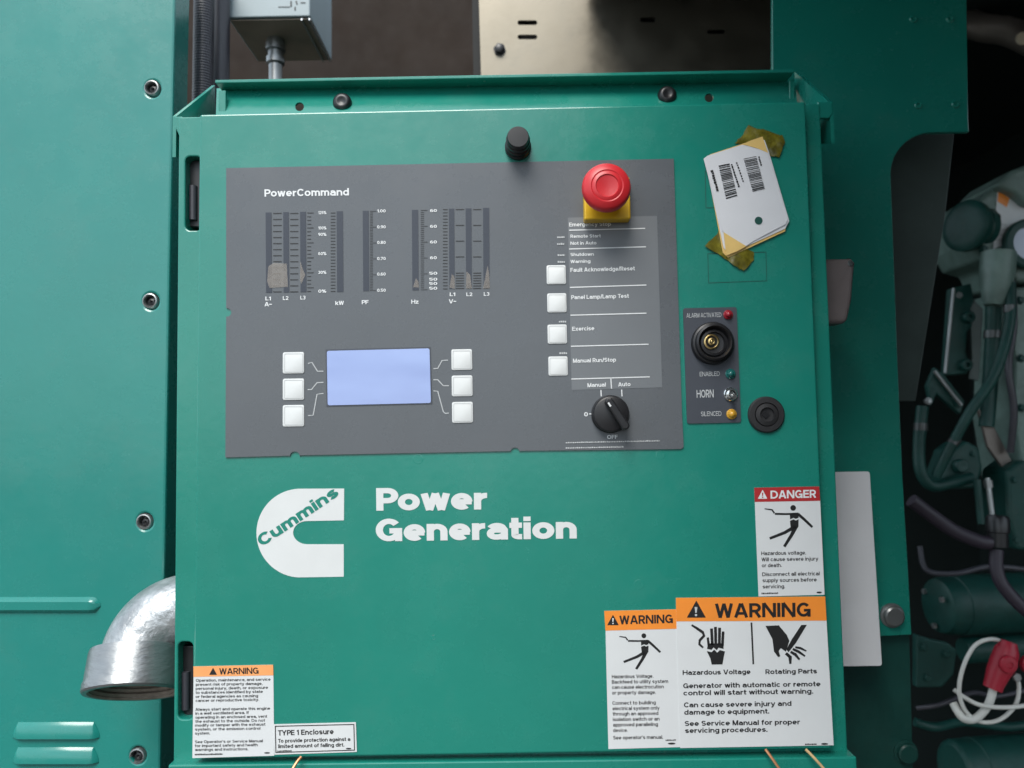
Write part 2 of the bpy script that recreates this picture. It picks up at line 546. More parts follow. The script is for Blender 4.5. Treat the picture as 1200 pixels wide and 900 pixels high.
# ------------------------------------------------------------------ materials
def mat(name, col, rough=0.5, metal=0.0, bump=0.0, bscale=200.0, var=0.0, vscale=8.0, coat=0.0, spec=0.5, rvar=0.0,
        emit=0.0, alpha=1.0, dirt=0.0, dirtcol=(0.25, 0.24, 0.2), coat_rough=0.15, detail=3.0, stretch=(1, 1, 1), wave=0.0):
    m = bpy.data.materials.new(name)
    m.use_nodes = True
    n = m.node_tree.nodes
    l = m.node_tree.links
    b = n['Principled BSDF']
    b.inputs['Base Color'].default_value = (*col, 1)
    b.inputs['Roughness'].default_value = rough
    b.inputs['Metallic'].default_value = metal
    b.inputs['Specular IOR Level'].default_value = spec
    b.inputs['Coat Weight'].default_value = coat
    b.inputs['Coat Roughness'].default_value = coat_rough
    b.inputs['Alpha'].default_value = alpha
    tcn = n.new('ShaderNodeTexCoord')
    mpn = n.new('ShaderNodeMapping')
    mpn.inputs['Scale'].default_value = stretch
    l.new(tcn.outputs['Object'], mpn.inputs['Vector'])
    vec = mpn.outputs['Vector']
    col_out = None
    if var > 0:
        t = n.new('ShaderNodeTexNoise')
        t.inputs['Scale'].default_value = vscale
        t.inputs['Detail'].default_value = 6
        t.inputs['Roughness'].default_value = 0.62
        l.new(vec, t.inputs['Vector'])
        rmp = n.new('ShaderNodeMapRange')
        rmp.inputs[1].default_value = 0.3
        rmp.inputs[2].default_value = 0.7
        rmp.inputs[3].default_value = 1 - var
        rmp.inputs[4].default_value = 1 + var
        l.new(t.outputs['Fac'], rmp.inputs[0])
        h = n.new('ShaderNodeHueSaturation')
        h.inputs['Color'].default_value = (*col, 1)
        l.new(rmp.outputs[0], h.inputs['Value'])
        col_out = h.outputs['Color']
    if dirt > 0:
        t = n.new('ShaderNodeTexNoise')
        t.inputs['Scale'].default_value = 14
        t.inputs['Detail'].default_value = 10
        t.inputs['Roughness'].default_value = 0.75
        l.new(vec, t.inputs['Vector'])
        rr = n.new('ShaderNodeValToRGB')
        rr.color_ramp.elements[0].position = 0.52
        rr.color_ramp.elements[0].color = (0, 0, 0, 1)
        rr.color_ramp.elements[1].position = 0.78
        rr.color_ramp.elements[1].color = (dirt, dirt, dirt, 1)
        l.new(t.outputs['Fac'], rr.inputs['Fac'])
        mxn = n.new('ShaderNodeMix')
        mxn.data_type = 'RGBA'
        l.new(rr.outputs['Color'], mxn.inputs[0])
        if col_out:
            l.new(col_out, mxn.inputs[6])
        else:
            mxn.inputs[6].default_value = (*col, 1)
        mxn.inputs[7].default_value = (*dirtcol, 1)
        col_out = mxn.outputs[2]
    if col_out:
        l.new(col_out, b.inputs['Base Color'])
    if rvar > 0:
        t = n.new('ShaderNodeTexNoise')
        t.inputs['Scale'].default_value = 22
        t.inputs['Detail'].default_value = 8
        t.inputs['Roughness'].default_value = 0.7
        l.new(vec, t.inputs['Vector'])
        rmp = n.new('ShaderNodeMapRange')
        rmp.inputs[1].default_value = 0.3
        rmp.inputs[2].default_value = 0.7
        rmp.inputs[3].default_value = max(rough - rvar, 0.03)
        rmp.inputs[4].default_value = rough + rvar
        l.new(t.outputs['Fac'], rmp.inputs[0])
        l.new(rmp.outputs[0], b.inputs['Roughness'])
    if bump > 0 or wave > 0:
        t = n.new('ShaderNodeTexNoise')
        t.inputs['Scale'].default_value = bscale
        t.inputs['Detail'].default_value = detail
        l.new(vec, t.inputs['Vector'])
        bp = n.new('ShaderNodeBump')
        bp.inputs['Strength'].default_value = 1.0
        bp.inputs['Distance'].default_value = bump
        l.new(t.outputs['Fac'], bp.inputs['Height'])
        if wave > 0:
            t2 = n.new('ShaderNodeTexNoise')
            t2.inputs['Scale'].default_value = 7
            t2.inputs['Detail'].default_value = 2
            l.new(vec, t2.inputs['Vector'])
            bp2 = n.new('ShaderNodeBump')
            bp2.inputs['Strength'].default_value = 1.0
            bp2.inputs['Distance'].default_value = wave
            l.new(t2.outputs['Fac'], bp2.inputs['Height'])
            l.new(bp2.outputs['Normal'], bp.inputs['Normal'])
        l.new(bp.outputs['Normal'], b.inputs['Normal'])
        if coat > 0:
            l.new(bp.outputs['Normal'], b.inputs['Coat Normal'])
    if emit > 0:
        b.inputs['Emission Color'].default_value = (*col, 1)
        b.inputs['Emission Strength'].default_value = emit
    return m

TEAL = (0.009, 0.21, 0.16)
M = dict(
    paint=mat('teal_paint', TEAL, 0.25, bump=0.00010, bscale=140, var=0.07, vscale=7, rvar=0.1, dirt=0.18, dirtcol=(0.1, 0.2, 0.17), wave=0.0008, spec=0.6, coat=0.35, coat_rough=0.2),
    paint2=mat('teal_paint_panel', (0.010, 0.2, 0.17), 0.26, bump=0.00009, bscale=130, var=0.07, vscale=5, rvar=0.1, dirt=0.2, dirtcol=(0.1, 0.2, 0.17), wave=0.001, spec=0.6, coat=0.4, coat_rough=0.2),
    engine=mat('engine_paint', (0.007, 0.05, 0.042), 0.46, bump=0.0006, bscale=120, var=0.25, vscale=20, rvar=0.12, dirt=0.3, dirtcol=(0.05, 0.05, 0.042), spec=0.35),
    engine2=mat('pale_engine_paint', (0.13, 0.2, 0.175), 0.42, bump=0.001, bscale=90, var=0.3, vscale=25, rvar=0.12, dirt=0.3, dirtcol=(0.1, 0.1, 0.09)),  # paler, greyer tone for the upper right castings
    panel=mat('grey_film', (0.105, 0.115, 0.127), 0.28, bump=0.00004, bscale=700, var=0.05, vscale=10, rvar=0.08, dirt=0.05, dirtcol=(0.2, 0.17, 0.15)),
    legend=mat('light_grey_film', (0.16, 0.172, 0.185), 0.32, var=0.04, vscale=14, rvar=0.06),
    alarm=mat('slate_film', (0.055, 0.062, 0.078), 0.45, var=0.05, vscale=20, rvar=0.06),
    bar=mat('meter_window', (0.034, 0.04, 0.056), 0.3),
    glare=mat('painted_glare', (0.33, 0.3, 0.27), 0.5, var=0.15, vscale=150, alpha=0.5),  # see-through tan that paints in glare
    black=mat('black_ink', (0.012, 0.012, 0.013), 0.5),
    white=mat('white_ink', (0.72, 0.74, 0.75), 0.45),
    greyink=mat('pale_grey_ink', (0.5, 0.52, 0.53), 0.45),
    vinyl=mat('white_vinyl', (0.66, 0.68, 0.69), 0.38, var=0.02, vscale=30, rvar=0.08, bump=0.00003, bscale=300),
    logo=mat('logo_white', (0.66, 0.68, 0.68), 0.4, var=0.03, vscale=30, dirt=0.08, dirtcol=(0.4, 0.42, 0.4)),
    orange=mat('orange_ink', (0.86, 0.27, 0.035), 0.4, var=0.04, vscale=40),
    orange2=mat('faded_orange_ink', (0.85, 0.36, 0.13), 0.4, var=0.06, vscale=40),
    danger=mat('red_ink', (0.42, 0.025, 0.028), 0.4, var=0.04, vscale=40),
    button=mat('white_key', (0.64, 0.66, 0.66), 0.42, var=0.03, vscale=60),
    lcd=mat('display_glass', (0.21, 0.29, 0.58), 0.3, coat=1.0, coat_rough=0.015, spec=0.5, emit=0.1),  # slight glow added to brighten a display that only reflects sky
    red=mat('red_plastic', (0.56, 0.022, 0.03), 0.36, var=0.05, vscale=60, rvar=0.06, bump=0.00005, bscale=600),
    yellow=mat('yellow_plastic', (0.75, 0.46, 0.015), 0.4, var=0.05, vscale=60),
    blk=mat('black_plastic', (0.014, 0.014, 0.016), 0.36, rvar=0.06, var=0.1, vscale=80),
    rubber=mat('black_rubber', (0.017, 0.017, 0.019), 0.6, bump=0.0001, bscale=500),
    brass=mat('brass', (0.62, 0.46, 0.2), 0.28, metal=1.0),
    chrome=mat('bright_steel', (0.75, 0.76, 0.76), 0.16, metal=1.0),
    galv=mat('galvanised_iron', (0.4, 0.415, 0.425), 0.4, metal=0.75, bump=0.0016, bscale=110, var=0.3, vscale=45, rvar=0.1, detail=6),
    galvcollar=mat('galvanised_collar', (0.27, 0.28, 0.285), 0.36, metal=0.85, bump=0.0004, bscale=110, var=0.1, vscale=50, rvar=0.1, stretch=(1, 1, 4)),
    rust=mat('inner_iron', (0.3, 0.25, 0.21), 0.55, metal=0.5, var=0.3, vscale=90, bump=0.0006, bscale=150),
    sheet=mat('galvanised_sheet', (0.2, 0.18, 0.143), 0.38, metal=0.85, var=0.06, vscale=14, rvar=0.1, bump=0.00005, bscale=200),
    brown=mat('brown_wall', (0.022, 0.0145, 0.0105), 0.6, spec=0.12, var=0.2, vscale=6, rvar=0.1),
    steel=mat('dull_steel', (0.32, 0.33, 0.33), 0.4, metal=0.85, var=0.12, vscale=30, rvar=0.1),
    darksteel=mat('oiled_steel', (0.09, 0.095, 0.095), 0.4, metal=0.7, var=0.2, vscale=60),
    boxgrey=mat('grey_paint', (0.3, 0.36, 0.38), 0.4, var=0.05, vscale=20),
    mirror=mat('polished_underside', (0.42, 0.33, 0.26), 0.45, metal=0.2, var=0.15, vscale=30),
    hose=mat('conduit_plastic', (0.045, 0.044, 0.055), 0.42, var=0.12, vscale=40),
    cable=mat('purple_cable', (0.03, 0.022, 0.034), 0.5),
    plate=mat('white_plate', (0.72, 0.73, 0.76), 0.45, var=0.04, vscale=20),
    handle=mat('brown_grey_handle', (0.17, 0.145, 0.145), 0.42, var=0.1, vscale=40),
    redboot=mat('red_boot', (0.35, 0.012, 0.03), 0.42, var=0.08, vscale=60),
    wire=mat('white_wire', (0.6, 0.6, 0.56), 0.5, var=0.06, vscale=90),
    copper=mat('copper_wire', (0.55, 0.25, 0.12), 0.35, metal=0.5),
    straw=mat('dry_straw', (0.5, 0.34, 0.16), 0.6, var=0.2, vscale=100),
    paper=mat('tag_paper', (0.66, 0.67, 0.7), 0.55, var=0.03, vscale=30, bump=0.0002, bscale=60),
    kraft=mat('yellow_paper', (0.7, 0.48, 0.16), 0.5, var=0.08, vscale=50),
    tape=mat('old_tape', (0.13, 0.115, 0.012), 0.28, var=0.6, vscale=110, rvar=0.15, bump=0.0012, bscale=90),
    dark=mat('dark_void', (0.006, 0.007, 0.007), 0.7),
    ledred=mat('red_lens', (0.3, 0.008, 0.02), 0.15, coat=0.5),
    ledgreen=mat('green_lens', (0.01, 0.12, 0.11), 0.15, coat=0.5),
    ledamber=mat('amber_lens', (0.62, 0.33, 0.03), 0.15, coat=0.5),
    cream=mat('cream_glint', (0.8, 0.72, 0.55), 0.5),
    innergrey=mat('green_grey_sheet', (0.06, 0.08, 0.073), 0.4, metal=0.3, var=0.15, vscale=15),
    pipe=mat('brown_pipe', (0.16, 0.14, 0.125), 0.4, metal=0.5, var=0.15, vscale=20),
    ground=mat('gravel', (0.09, 0.083, 0.073), 0.9, var=0.3, vscale=30, bump=0.02, bscale=30),
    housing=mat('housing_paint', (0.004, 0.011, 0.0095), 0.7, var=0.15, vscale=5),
    glass=mat('sight_glass', (0.4, 0.46, 0.58), 0.15, coat=0.5),
    groove=mat('teal_outline', (0.004, 0.07, 0.055), 0.5),
)

M['lcd'].node_tree.nodes['Principled BSDF'].inputs['Coat IOR'].default_value = 1.9

# ------------------------------------------------------------------ setting
g = bpy.data.meshes.new('ground')
g.from_pydata([(-300, -400, -1.35), (300, -400, -1.35), (300, 60, -1.35), (-300, 60, -1.35)], [], [(0, 1, 2, 3)])
struct(link('ground', g, M['ground']))
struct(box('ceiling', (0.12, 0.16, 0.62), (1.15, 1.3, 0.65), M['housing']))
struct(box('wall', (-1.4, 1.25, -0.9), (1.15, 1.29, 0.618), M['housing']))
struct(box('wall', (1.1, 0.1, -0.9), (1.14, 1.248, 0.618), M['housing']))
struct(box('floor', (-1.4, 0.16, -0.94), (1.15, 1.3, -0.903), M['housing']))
struct(slab('wall', [(0.58, 0.1, -1.3), (0.36, -1.6, -1.3), (0.36, -1.6, 0.55), (0.58, 0.1, 0.55)], (0.03, 0, 0), M['housing']))  # unseen wall, added out of view to shade the right side

struct(slab('ceiling', [(0.11, -1.5, 0.56), (1.15, -1.5, 0.56), (1.15, 0.34, 0.56), (0.11, 0.34, 0.56)], (0, 0, 0.03), M['housing']))  # unseen roof, added overhead to keep daylight off the right side

# ------------------------------------------------------------------ side panel on the left
YP = 0.125
PH = [(179, 104), (177, 353), (170, 611), (162, 885)]
sp_ = thing('side_panel', 'tall glossy teal steel side panel left of the cabinet, with louvres and recessed bolts', 'panel', P(90, 940, YP))
poly('sheet', [(-80, -80), (207.5, -80), (205, 0), (199, 300), (193, 640), (187.5, 900), (186, 980), (-80, 980)], YP, M['paint2'], sp_, 0.035, 0.0022,
     holes=[circ(x, y, 9.2, 10, 28) for x, y in PH])
s = S(YP)
for x, y in PH:
    b = lathe('bolt', P(x, y, YP + 0.004), [(0.0098, -0.008), (0.0098, -0.0005), (0.0072, 0.0035), (0.0062, 0.0038), (0.0052, 0.002), (0.0046, -0.006), (0, -0.006)], M['steel'], sp_, 28)
    lathe('socket', P(x + 0.6, y + 1, YP + 0.0042), [(0.0038, -0.004), (0.0036, 0.0005), (0.002, 0.001), (0, -0.001)], M['blk'], b, 6)

def louvre(x0, x1, y0, y1, proud):
    """pressed louvre: sloping hood with hipped ends, sharp lip and an open dark mouth below"""
    hy = (y1 - y0) * 0.62
    top = [P(x0 + hy * .6, y0, YP), P(x1 - hy * .6, y0, YP)]
    ends = [P(x0, y1 - 3, YP), P(x1, y1 - 3, YP)]
    off = Vector((0, -proud, 0))
    n_ = 8
    rows_ = []
    for k in range(n_ + 1):
        v = k / n_
        sl = math.sin(v * math.pi / 2)
        l0 = P(x0 + hy * .6 * (1 - sl), y0 + (y1 - y0) * v, YP)
        r0 = P(x1 - hy * .6 * (1 - sl), y0 + (y1 - y0) * v, YP)
        l1 = P(x0 + hy * .6 + 4 * v, y0 + (y1 - y0) * v, YP) + off * (sl ** 0.7)
        r1 = P(x1 - hy * .6 - 4 * v, y0 + (y1 - y0) * v, YP) + off * (sl ** 0.7)
        rows_.append((l0, l1.lerp(l0, .45) + off * sl * .25, l1, r1, r1.lerp(r0, .45) + off * sl * .25, r0))
    bm = bmesh.new()
    gv = [[bm.verts.new(p + Vector((0, -0.0003, 0))) for p in rw] for rw in rows_]
    lip = [bm.verts.new(v.co + Vector((0, 0.0012 if 0 < i_ < 5 else 0, -0.0006))) for i_, v in enumerate(gv[-1])]
    gv.append(lip)
    for a, b in zip(gv, gv[1:]):
        for i_ in range(5):
            bm.faces.new((a[i_], a[i_ + 1], b[i_ + 1], b[i_]))
    bmesh.ops.recalc_face_normals(bm, faces=bm.faces[:])
    lv = finish(bm, 'louvre', M['paint2'], sp_, True)
    poly('mouth', [(x0 + 5, y1 - 2.5), (x1 - 5, y1 - 2.5), (x1 - 8, y1 + 1.5), (x0 + 8, y1 + 1.5)], YP - 0.0004, M['dark'], lv, 0.0003)

bm = bmesh.new()                                                   # long pressed rib
gv = []
for k in range(9):
    v = k / 8
    row = []
    for i in range(31):
        x = -70 + 188 * i / 30
        e = min(1.0, (118 - x) / 10.0)
        e = math.sqrt(max(0.0, 1 - (1 - e) ** 2))
        row.append(bm.verts.new(P(x, 709 + (v - .5) * 19 * (0.25 + 0.75 * e), YP) + Vector((0, -0.0002 - 0.0042 * e * min(1, math.sin(v * math.pi) * 1.5), 0))))
    gv.append(row)
for a, b in zip(gv, gv[1:]):
    for i in range(30):
        bm.faces.new((a[i], a[i + 1], b[i + 1], b[i]))
bmesh.ops.recalc_face_normals(bm, faces=bm.faces[:])
finish(bm, 'rib', M['paint2'], sp_, True)
louvre(15, 117, 846, 864, 0.0045)
louvre(15, 116, 875.5, 893, 0.0045)

# ------------------------------------------------------------------ control cabinet
cab = thing('control_cabinet', 'teal generator control cabinet with grey instrument panel, dials, decals and white lettering', 'control cabinet', P(600, 905, 0.06))

# housing with hinge slots in its front flange
slots = [rrect(217, 183, 236, 270, 6), rrect(208.5, 752, 226, 843, 6)]
poly('housing', [(209.5, 137), (961, 121.5), (993.5, 884), (995, 893), (203, 903)], 0.012, M['paint'], cab, 0.118, 0.0012, holes=slots)
for (x0, y0, x1, y1) in ((219.5, 188, 231, 266), (211, 757, 222, 839)):
    hg = poly('hinge', rrect(x0, y0, x1 + 8, y1, 3), 0.022, M['blk'], cab, 0.008, 0.001)
    xm = (x0 + x1) / 2
    tube('hinge_pin', [P(xm + 1, y0 + 30, 0.021), P(xm + 1, y1 - 8, 0.021)], 0.0032, M['hose'], hg, 14)
# flange ears at the top corners
poly('ear', [(958, 118.5), (976, 119.5), (976.5, 133), (972, 138.5), (958, 138)], 0.013, M['paint'], cab, 0.004, 0.001)
poly('ear', [(204.5, 136.5), (214, 136), (216, 166), (212, 164), (205, 149)], 0.013, M['paint'], cab, 0.004, 0.001)
# side gussets that run back to the rear rail
for (xf, yf, xb, yb, sx) in ((972, 120, 931, 84, 0.003), (206.5, 136.5, 252, 100, -0.003)):
    a = P(xf, yf, 0.0135)
    b = P(xb, yb, 0.082)
    slab('gusset', [a, b, b - Vector((0, 0, 0.07)), a - Vector((0, 0, 0.035))], (sx, 0, 0), M['paint'], cab)
# rear top rail with forward lip
RY = lambda y: 0.082 - (y - 97) * 0.00055          # the rail leans back towards its top
rl = lambda pts_: [P(x, y, RY(y)) for x, y in pts_]
rail = finish(bm_plate([rl([(254, 103.5), (932, 91.5), (936, 150), (252, 160)]), rl(circ(351, 125, 5.2, n=18)), rl(circ(831, 114.5, 5.2, n=18))], 0.003), 'top_rail', M['paint'], cab)
a0, a1 = P(252, 93.5, 0.062), P(930.5, 81, 0.062)
slab('lip', [a0, a1, a1 + Vector((0, 0.0196, 0)), a0 + Vector((0, 0.0196, 0))], (0, 0, -0.003), M['paint'], rail, 0.0006)
for (x0, y0, x1, y1) in ((256, 106, 264.5, 138), (925, 92.5, 931, 122)):
    poly('end_tab', [(x0, y0), (x1, y0 - 0.2), (x1, y1), (x0, y1)], RY((y0 + y1) / 2) - 0.005, M['paint'], rail, 0.003, 0.0006)
for (x, y) in ((402, 122), (781, 113.5)):
    lathe('bolt_cap', P(x, y, RY(y) + 0.002), [(0.0086, 0), (0.0086, 0.004), (0.0072, 0.0065), (0.005, 0.0075), (0.0035, 0.0072), (0.002, 0.0066), (0, 0.0066)], M['blk'], rail, 28)
# base rail below
poly('base_rail', [(197, 896.5), (1004, 887), (1007, 960), (195, 970)], 0.0, M['paint'], cab, 0.128, 0.0012)

# door
door = poly('door', [(234, 134), (944, 119), (974.3, 877.5), (226, 889.5)], 0.0, M['paint'], cab, 0.0095, 0.0016, seg=3)
# small embossed weld marks and outlines left by old labels
for (x, y, rr) in ((490, 538, 6.5), (774, 533, 6), (749, 685, 6.5), (508, 747, 3)):
    lathe('weld_mark', P(x, y, 0.0001), [(rr * S(), 0), (rr * S() * 0.82, 0.00022), (rr * S() * 0.62, 0.00005), (0, 0.00002)], M['paint'], door, 26)
def outline(name, q, wd, Y, m, parent):
    q2 = []
    c = Vector((sum(p[0] for p in q) / 4, sum(p[1] for p in q) / 4))
    for p in q:
        d = Vector(p) - c
        q2.append((p[0] - wd * math.copysign(1, d.x), p[1] - wd * math.copysign(1, d.y)))
    return polys(name, [[q[i], q[(i + 1) % 4], q2[(i + 1) % 4], q2[i]] for i in range(4)], Y, m, parent)
outline('label_outline', [(829, 297), (898, 295), (899, 329.5), (830, 332)], 0.9, -0.00015, M['groove'], door)
outline('label_outline', [(826, 200), (862, 199), (863, 243), (827, 244)], 0.8, -0.00015, M['groove'], door)

# latch knob at the door top
kc = P(607, 173, 0)
k_ = lathe('latch', kc, [(0.0108, 0), (0.0108, 0.003), (0.0098, 0.0042), (0.0098, 0.008), (0.0085, 0.009), (0.0085, 0.0125), (0.0097, 0.0135), (0.0097, 0.0165), (0.0088, 0.017), (0.0088, 0.0225), (0.0082, 0.024), (0, 0.0242)], M['blk'], door, 36)
# round lock plug
pl = lathe('lock_plug', P(897.3, 486, 0), [(0.0146, 0), (0.0146, 0.002), (0.0135, 0.0032), (0.0098, 0.0034), (0.0092, 0.0022), (0.0088, 0.0035), (0.0058, 0.0042), (0.0054, 0.002), (0, 0.0016)], M['rubber'], door, 40)
poly('key_slot', circ(897.5, 486, 4.4, n=4), -0.0028, M['blk'], pl, 0.001)

# white emblem and lettering
def arc(cx, cy, rx, ry, a0, a1, n=16):
    return circ(cx, cy, rx, ry, n, a0, a1)
emb = [(403.3, 572.5)] + arc(352, 624.7, 51.5, 52.0, -92, -268, 36) + [(402.8, 675.8), (402.8, 637.8)] + arc(360, 624.2, 16.5, 13.6, 92, 268, 18) + [(403, 609.8)]
e_ = poly('emblem', emb, -0.0003, M['logo'], door, 0.0003)
text('emblem_name', [('Cummins', (307, 641), (398, 580), 14.0)], -0.0005, M['paint'], e_, wgt=0.22, sp=0.0)
text('lettering', [('Power', (441, 598.5), (571, 597), 26.5), ('Generation', (440.5, 634.5), (676, 631), 26.5)], -0.0003, M['logo'], door, wgt=0.235, sp=-0.012)

# ------------------------------------------------------------------ grey instrument panel
def notch(x, y, r_, a0, a1):
    return circ(x, y, r_, r_, 8, a0, a1)
pp = [(265, 197), (789.5, 186), (799, 480), (801, 521)] + [(801, 524), (798, 526.2)] + [(609, 528.3)] + notch(603.5, 530, 5.5, 0, -180) + [(598, 528.6)] + \
     [(352, 533.5)] + notch(345.5, 535, 6, 0, -180) + [(339, 534)] + [(264, 536), (265, 371)] + notch(266, 366, 5, 90, -90) + [(265, 361)]
ip = poly('instrument_panel', pp, -0.0014, M['panel'], cab, 0.0013)
Yk = -0.0017
text('lettering', [('PowerCommand', (310, 230.5), (409, 229), 8.6)], Yk, M['white'], ip, wgt=0.19, sp=0.01)

BARS = [(311.2, 318, 249, 343), (331.8, 338.3, 248.6, 342.6), (351.6, 358.4, 248.2, 342.2), (394.4, 401.8, 247.6, 342),
        (425, 432, 247, 341), (482.6, 490, 246, 340), (526, 532.3, 244.6, 338.5), (545.6, 552.4, 244.2, 338), (566, 573.2, 243.6, 338)]
for x0, x1, y0, y1 in BARS:
    poly('meter_bar', [(x0, y0), (x1, y0 - .1), (x1 + .6, y1), (x0 + .6, y1)], Yk, M['bar'], ip, 0.0002)
tk = []
def ticks(x0, x1, ya, yb, n, wd=0.75, slope=-0.012, majors=0, xm=0):
    for i in range(n + 1):
        y = ya + (yb - ya) * i / n
        xx = x1 + (xm if majors and i % majors == 0 else 0)
        tk.append([(x0, y - wd / 2), (xx, y - wd / 2 + slope * (xx - x0)), (xx, y + wd / 2 + slope * (xx - x0)), (x0, y + wd / 2)])
ticks(320, 330, 250, 342, 13, 1.0)
ticks(340, 349.5, 250, 342, 13, 1.0)
ticks(360, 364.5, 249.5, 341.5, 21, 0.8, majors=4, xm=3)
ticks(387.5, 393, 249.5, 341.5, 25, 0.8)
ticks(433.5, 437, 247.5, 340.5, 50, 0.55, majors=10, xm=4)
ticks(493, 497, 246.5, 339.5, 40, 0.6, majors=8, xm=4)
ticks(519, 524.5, 245.5, 338.5, 25, 0.8, majors=5, xm=0)
for ya, yb, n in ((245.5, 301, 3), (320, 338, 6)):
    ticks(534, 544, ya, yb, n, 0.9)
    ticks(554.5, 564, ya, yb, n, 0.9)
polys('scale_marks', tk, Yk, M['black'], ip, True)
nums = []
for yy, t in ((251, '125%'), (269, '100%'), (276.5, '90%'), (299, '60%'), (321, '30%'), (343, '0%')):
    nums.append((t, (373, yy), (382.5, yy - .1), 3.6))
for yy, t in ((249, '1.00'), (267.7, '0.90'), (286, '0.80'), (304.8, '0.70'), (323, '0.60'), (342, '0.50')):
    nums.append((t, (442, yy), (452, yy - .1), 3.6))
for yy in (248.5, 267, 285.3, 303.8):
    nums.append(('60', (504, yy), (512, yy - .1), 3.4))
for yy in (322, 329, 334, 339.6):
    nums.append(('50', (503, yy), (512.5, yy - .1), 3.4))
nums += [('L1', (311, 352), (317.5, 352), 4.4), ('A~', (310, 359), (319, 359), 5), ('L2', (331.5, 351.5), (338, 351.5), 4.4), ('L3', (352, 351), (358, 351), 4.4),
         ('kW', (393, 357.5), (403, 357.3), 4.8), ('PF', (424, 356.5), (432, 356.4), 4.8), ('Hz', (482, 356), (490.5, 355.9), 4.8),
         ('L1', (527, 347), (533.5, 347), 4.2), ('L2', (546.5, 347), (553.5, 347), 4.2), ('L3', (567, 346.7), (573.5, 346.6), 4.2), ('V~', (526, 355.5), (535, 355.4), 4.8)]
text('scale_numbers', nums, Yk, M['white'], ip, wgt=0.19, tiny=True)
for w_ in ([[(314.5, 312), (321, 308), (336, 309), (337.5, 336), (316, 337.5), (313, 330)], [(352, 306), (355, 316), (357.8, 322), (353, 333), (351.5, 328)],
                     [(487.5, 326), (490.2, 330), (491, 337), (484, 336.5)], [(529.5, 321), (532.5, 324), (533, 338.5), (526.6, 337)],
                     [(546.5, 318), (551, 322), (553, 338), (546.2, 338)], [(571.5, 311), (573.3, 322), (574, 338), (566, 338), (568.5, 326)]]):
    poly('glare_patch', w_, Yk - 0.0002, M['glare'], ip)  # pale glare painted over the meter bars
# display with key pads and leader lines
poly('display_bezel', [(381.5, 409.5), (504.5, 406.5), (506.5, 473.5), (382.5, 476.5)], Yk - 0.00005, M['alarm'], ip, 0.0002)
poly('display_screen', rquad([(383, 411.2), (503.3, 408.2), (505, 472.2), (384, 475)], 2.5), -0.0021, M['lcd'], ip, 0.0005)
lines = [[(361, 426), (365.5, 424.5), (372, 435), (379, 435)], [(360.5, 456.5), (365, 456.5), (371.5, 448.5), (379, 448)], [(361, 487), (367, 486.6), (371.5, 462), (379, 461)],
         [(508, 432), (513, 431.6), (518, 422.5), (525, 422)], [(508, 445), (513, 445), (519.5, 452), (526, 452)], [(508, 458), (513, 458.5), (519.5, 482.5), (522, 484.5), (526, 484)]]
for l_ in lines:
    poly('leader_line', stroke(l_, 1.1), Yk, M['greyink'], ip)
bm_b = bm_plate([[Vector((x * S(-0.0024), -0.0005, -y * S(-0.0024))) for x, y in rrect(-12.6, -12.6, 12.6, 12.6, 2.2)]], 0.001, 0.0002, 2)
btn_me = bpy.data.meshes.new('push_button')
bm_b.to_mesh(btn_me)
bm_b.free()
btn_me.materials.append(M['button'])
for p in btn_me.polygons:
    p.use_smooth = True
btn_me.set_sharp_from_angle(angle=math.radians(38))
for x, y, sc_ in ((344, 425.2, 1), (344, 456.2, 1), (344, 487.2, 1), (541.2, 421.5, .97), (541.6, 452.2, .97), (542, 483.2, .97),
                  (651.8, 322, .9), (652.6, 355, .9), (653, 391.6, .9), (654, 429, .9)):
    o = link('push_button', btn_me, None, ip, P(x, y, -0.0016))
    o.scale = (sc_, 1, sc_)
    e0, e1 = rrect(x - 11 * sc_, y - 11 * sc_, x + 11 * sc_, y + 11 * sc_, 1.6, 3), rrect(x - 10.3 * sc_, y - 10.3 * sc_, x + 10.3 * sc_, y + 10.3 * sc_, 1.3, 3)
    polys('key_border', [[e0[k - 1], e0[k], e1[k], e1[k - 1]] for k in range(len(e0))], -0.00225, M['greyink'], ip)

# legend
poly('legend', [(665.5, 255), (770, 253), (776, 454), (670, 457)], -0.0016, M['legend'], ip, 0.00015)
Yl = -0.0019
rule = [((667, 269.8), (756, 267.6)), ((667, 291.8), (757, 289.2)), ((668, 336.8), (757.5, 334)), ((668.5, 369.4), (757.5, 367)), ((669, 405.8), (760, 403.4)), ((669.5, 444.2), (761.5, 441.6)),
        ((715.8, 442.5), (716.6, 455.5)), ((704.2, 457), (704.6, 464.5)), ((728.4, 456.5), (729, 464.5)), ((690.5, 485), (694, 485))]
for r_ in rule:
    poly('legend_rule', stroke(r_, 1.25), Yl, M['white'], ip)
text('legend_lettering', [
    ('Emergency Stop', (667, 265.5), (716, 264.6), 4.6), ('Remote Start', (668.5, 278.8), (704, 278.2), 3.8), ('Not in Auto', (668.5, 287), (699, 286.4), 3.8),
    ('Shutdown', (668.5, 300.2), (696, 299.6), 3.8), ('Warning', (668.5, 308.4), (692, 307.8), 3.8),
    ('Fault Acknowledge/Reset', (668.5, 318.8), (744, 316.8), 4.8), ('Panel Lamp/Lamp Test', (669.5, 350.8), (737, 349), 4.8),
    ('Exercise', (670.5, 387.8), (696.5, 387), 4.8), ('Manual Run/Stop', (671.5, 425.2), (722, 423.8), 4.8),
    ('Manual', (688.5, 453.8), (710, 453), 4.8), ('Auto', (724.5, 453), (739, 452.4), 4.8), ('0', (684.5, 488), (689, 488), 5), ('OFF', (711.5, 514.5), (724, 514), 4.6)],
    Yl, M['white'], ip, wgt=0.19)
fine = []
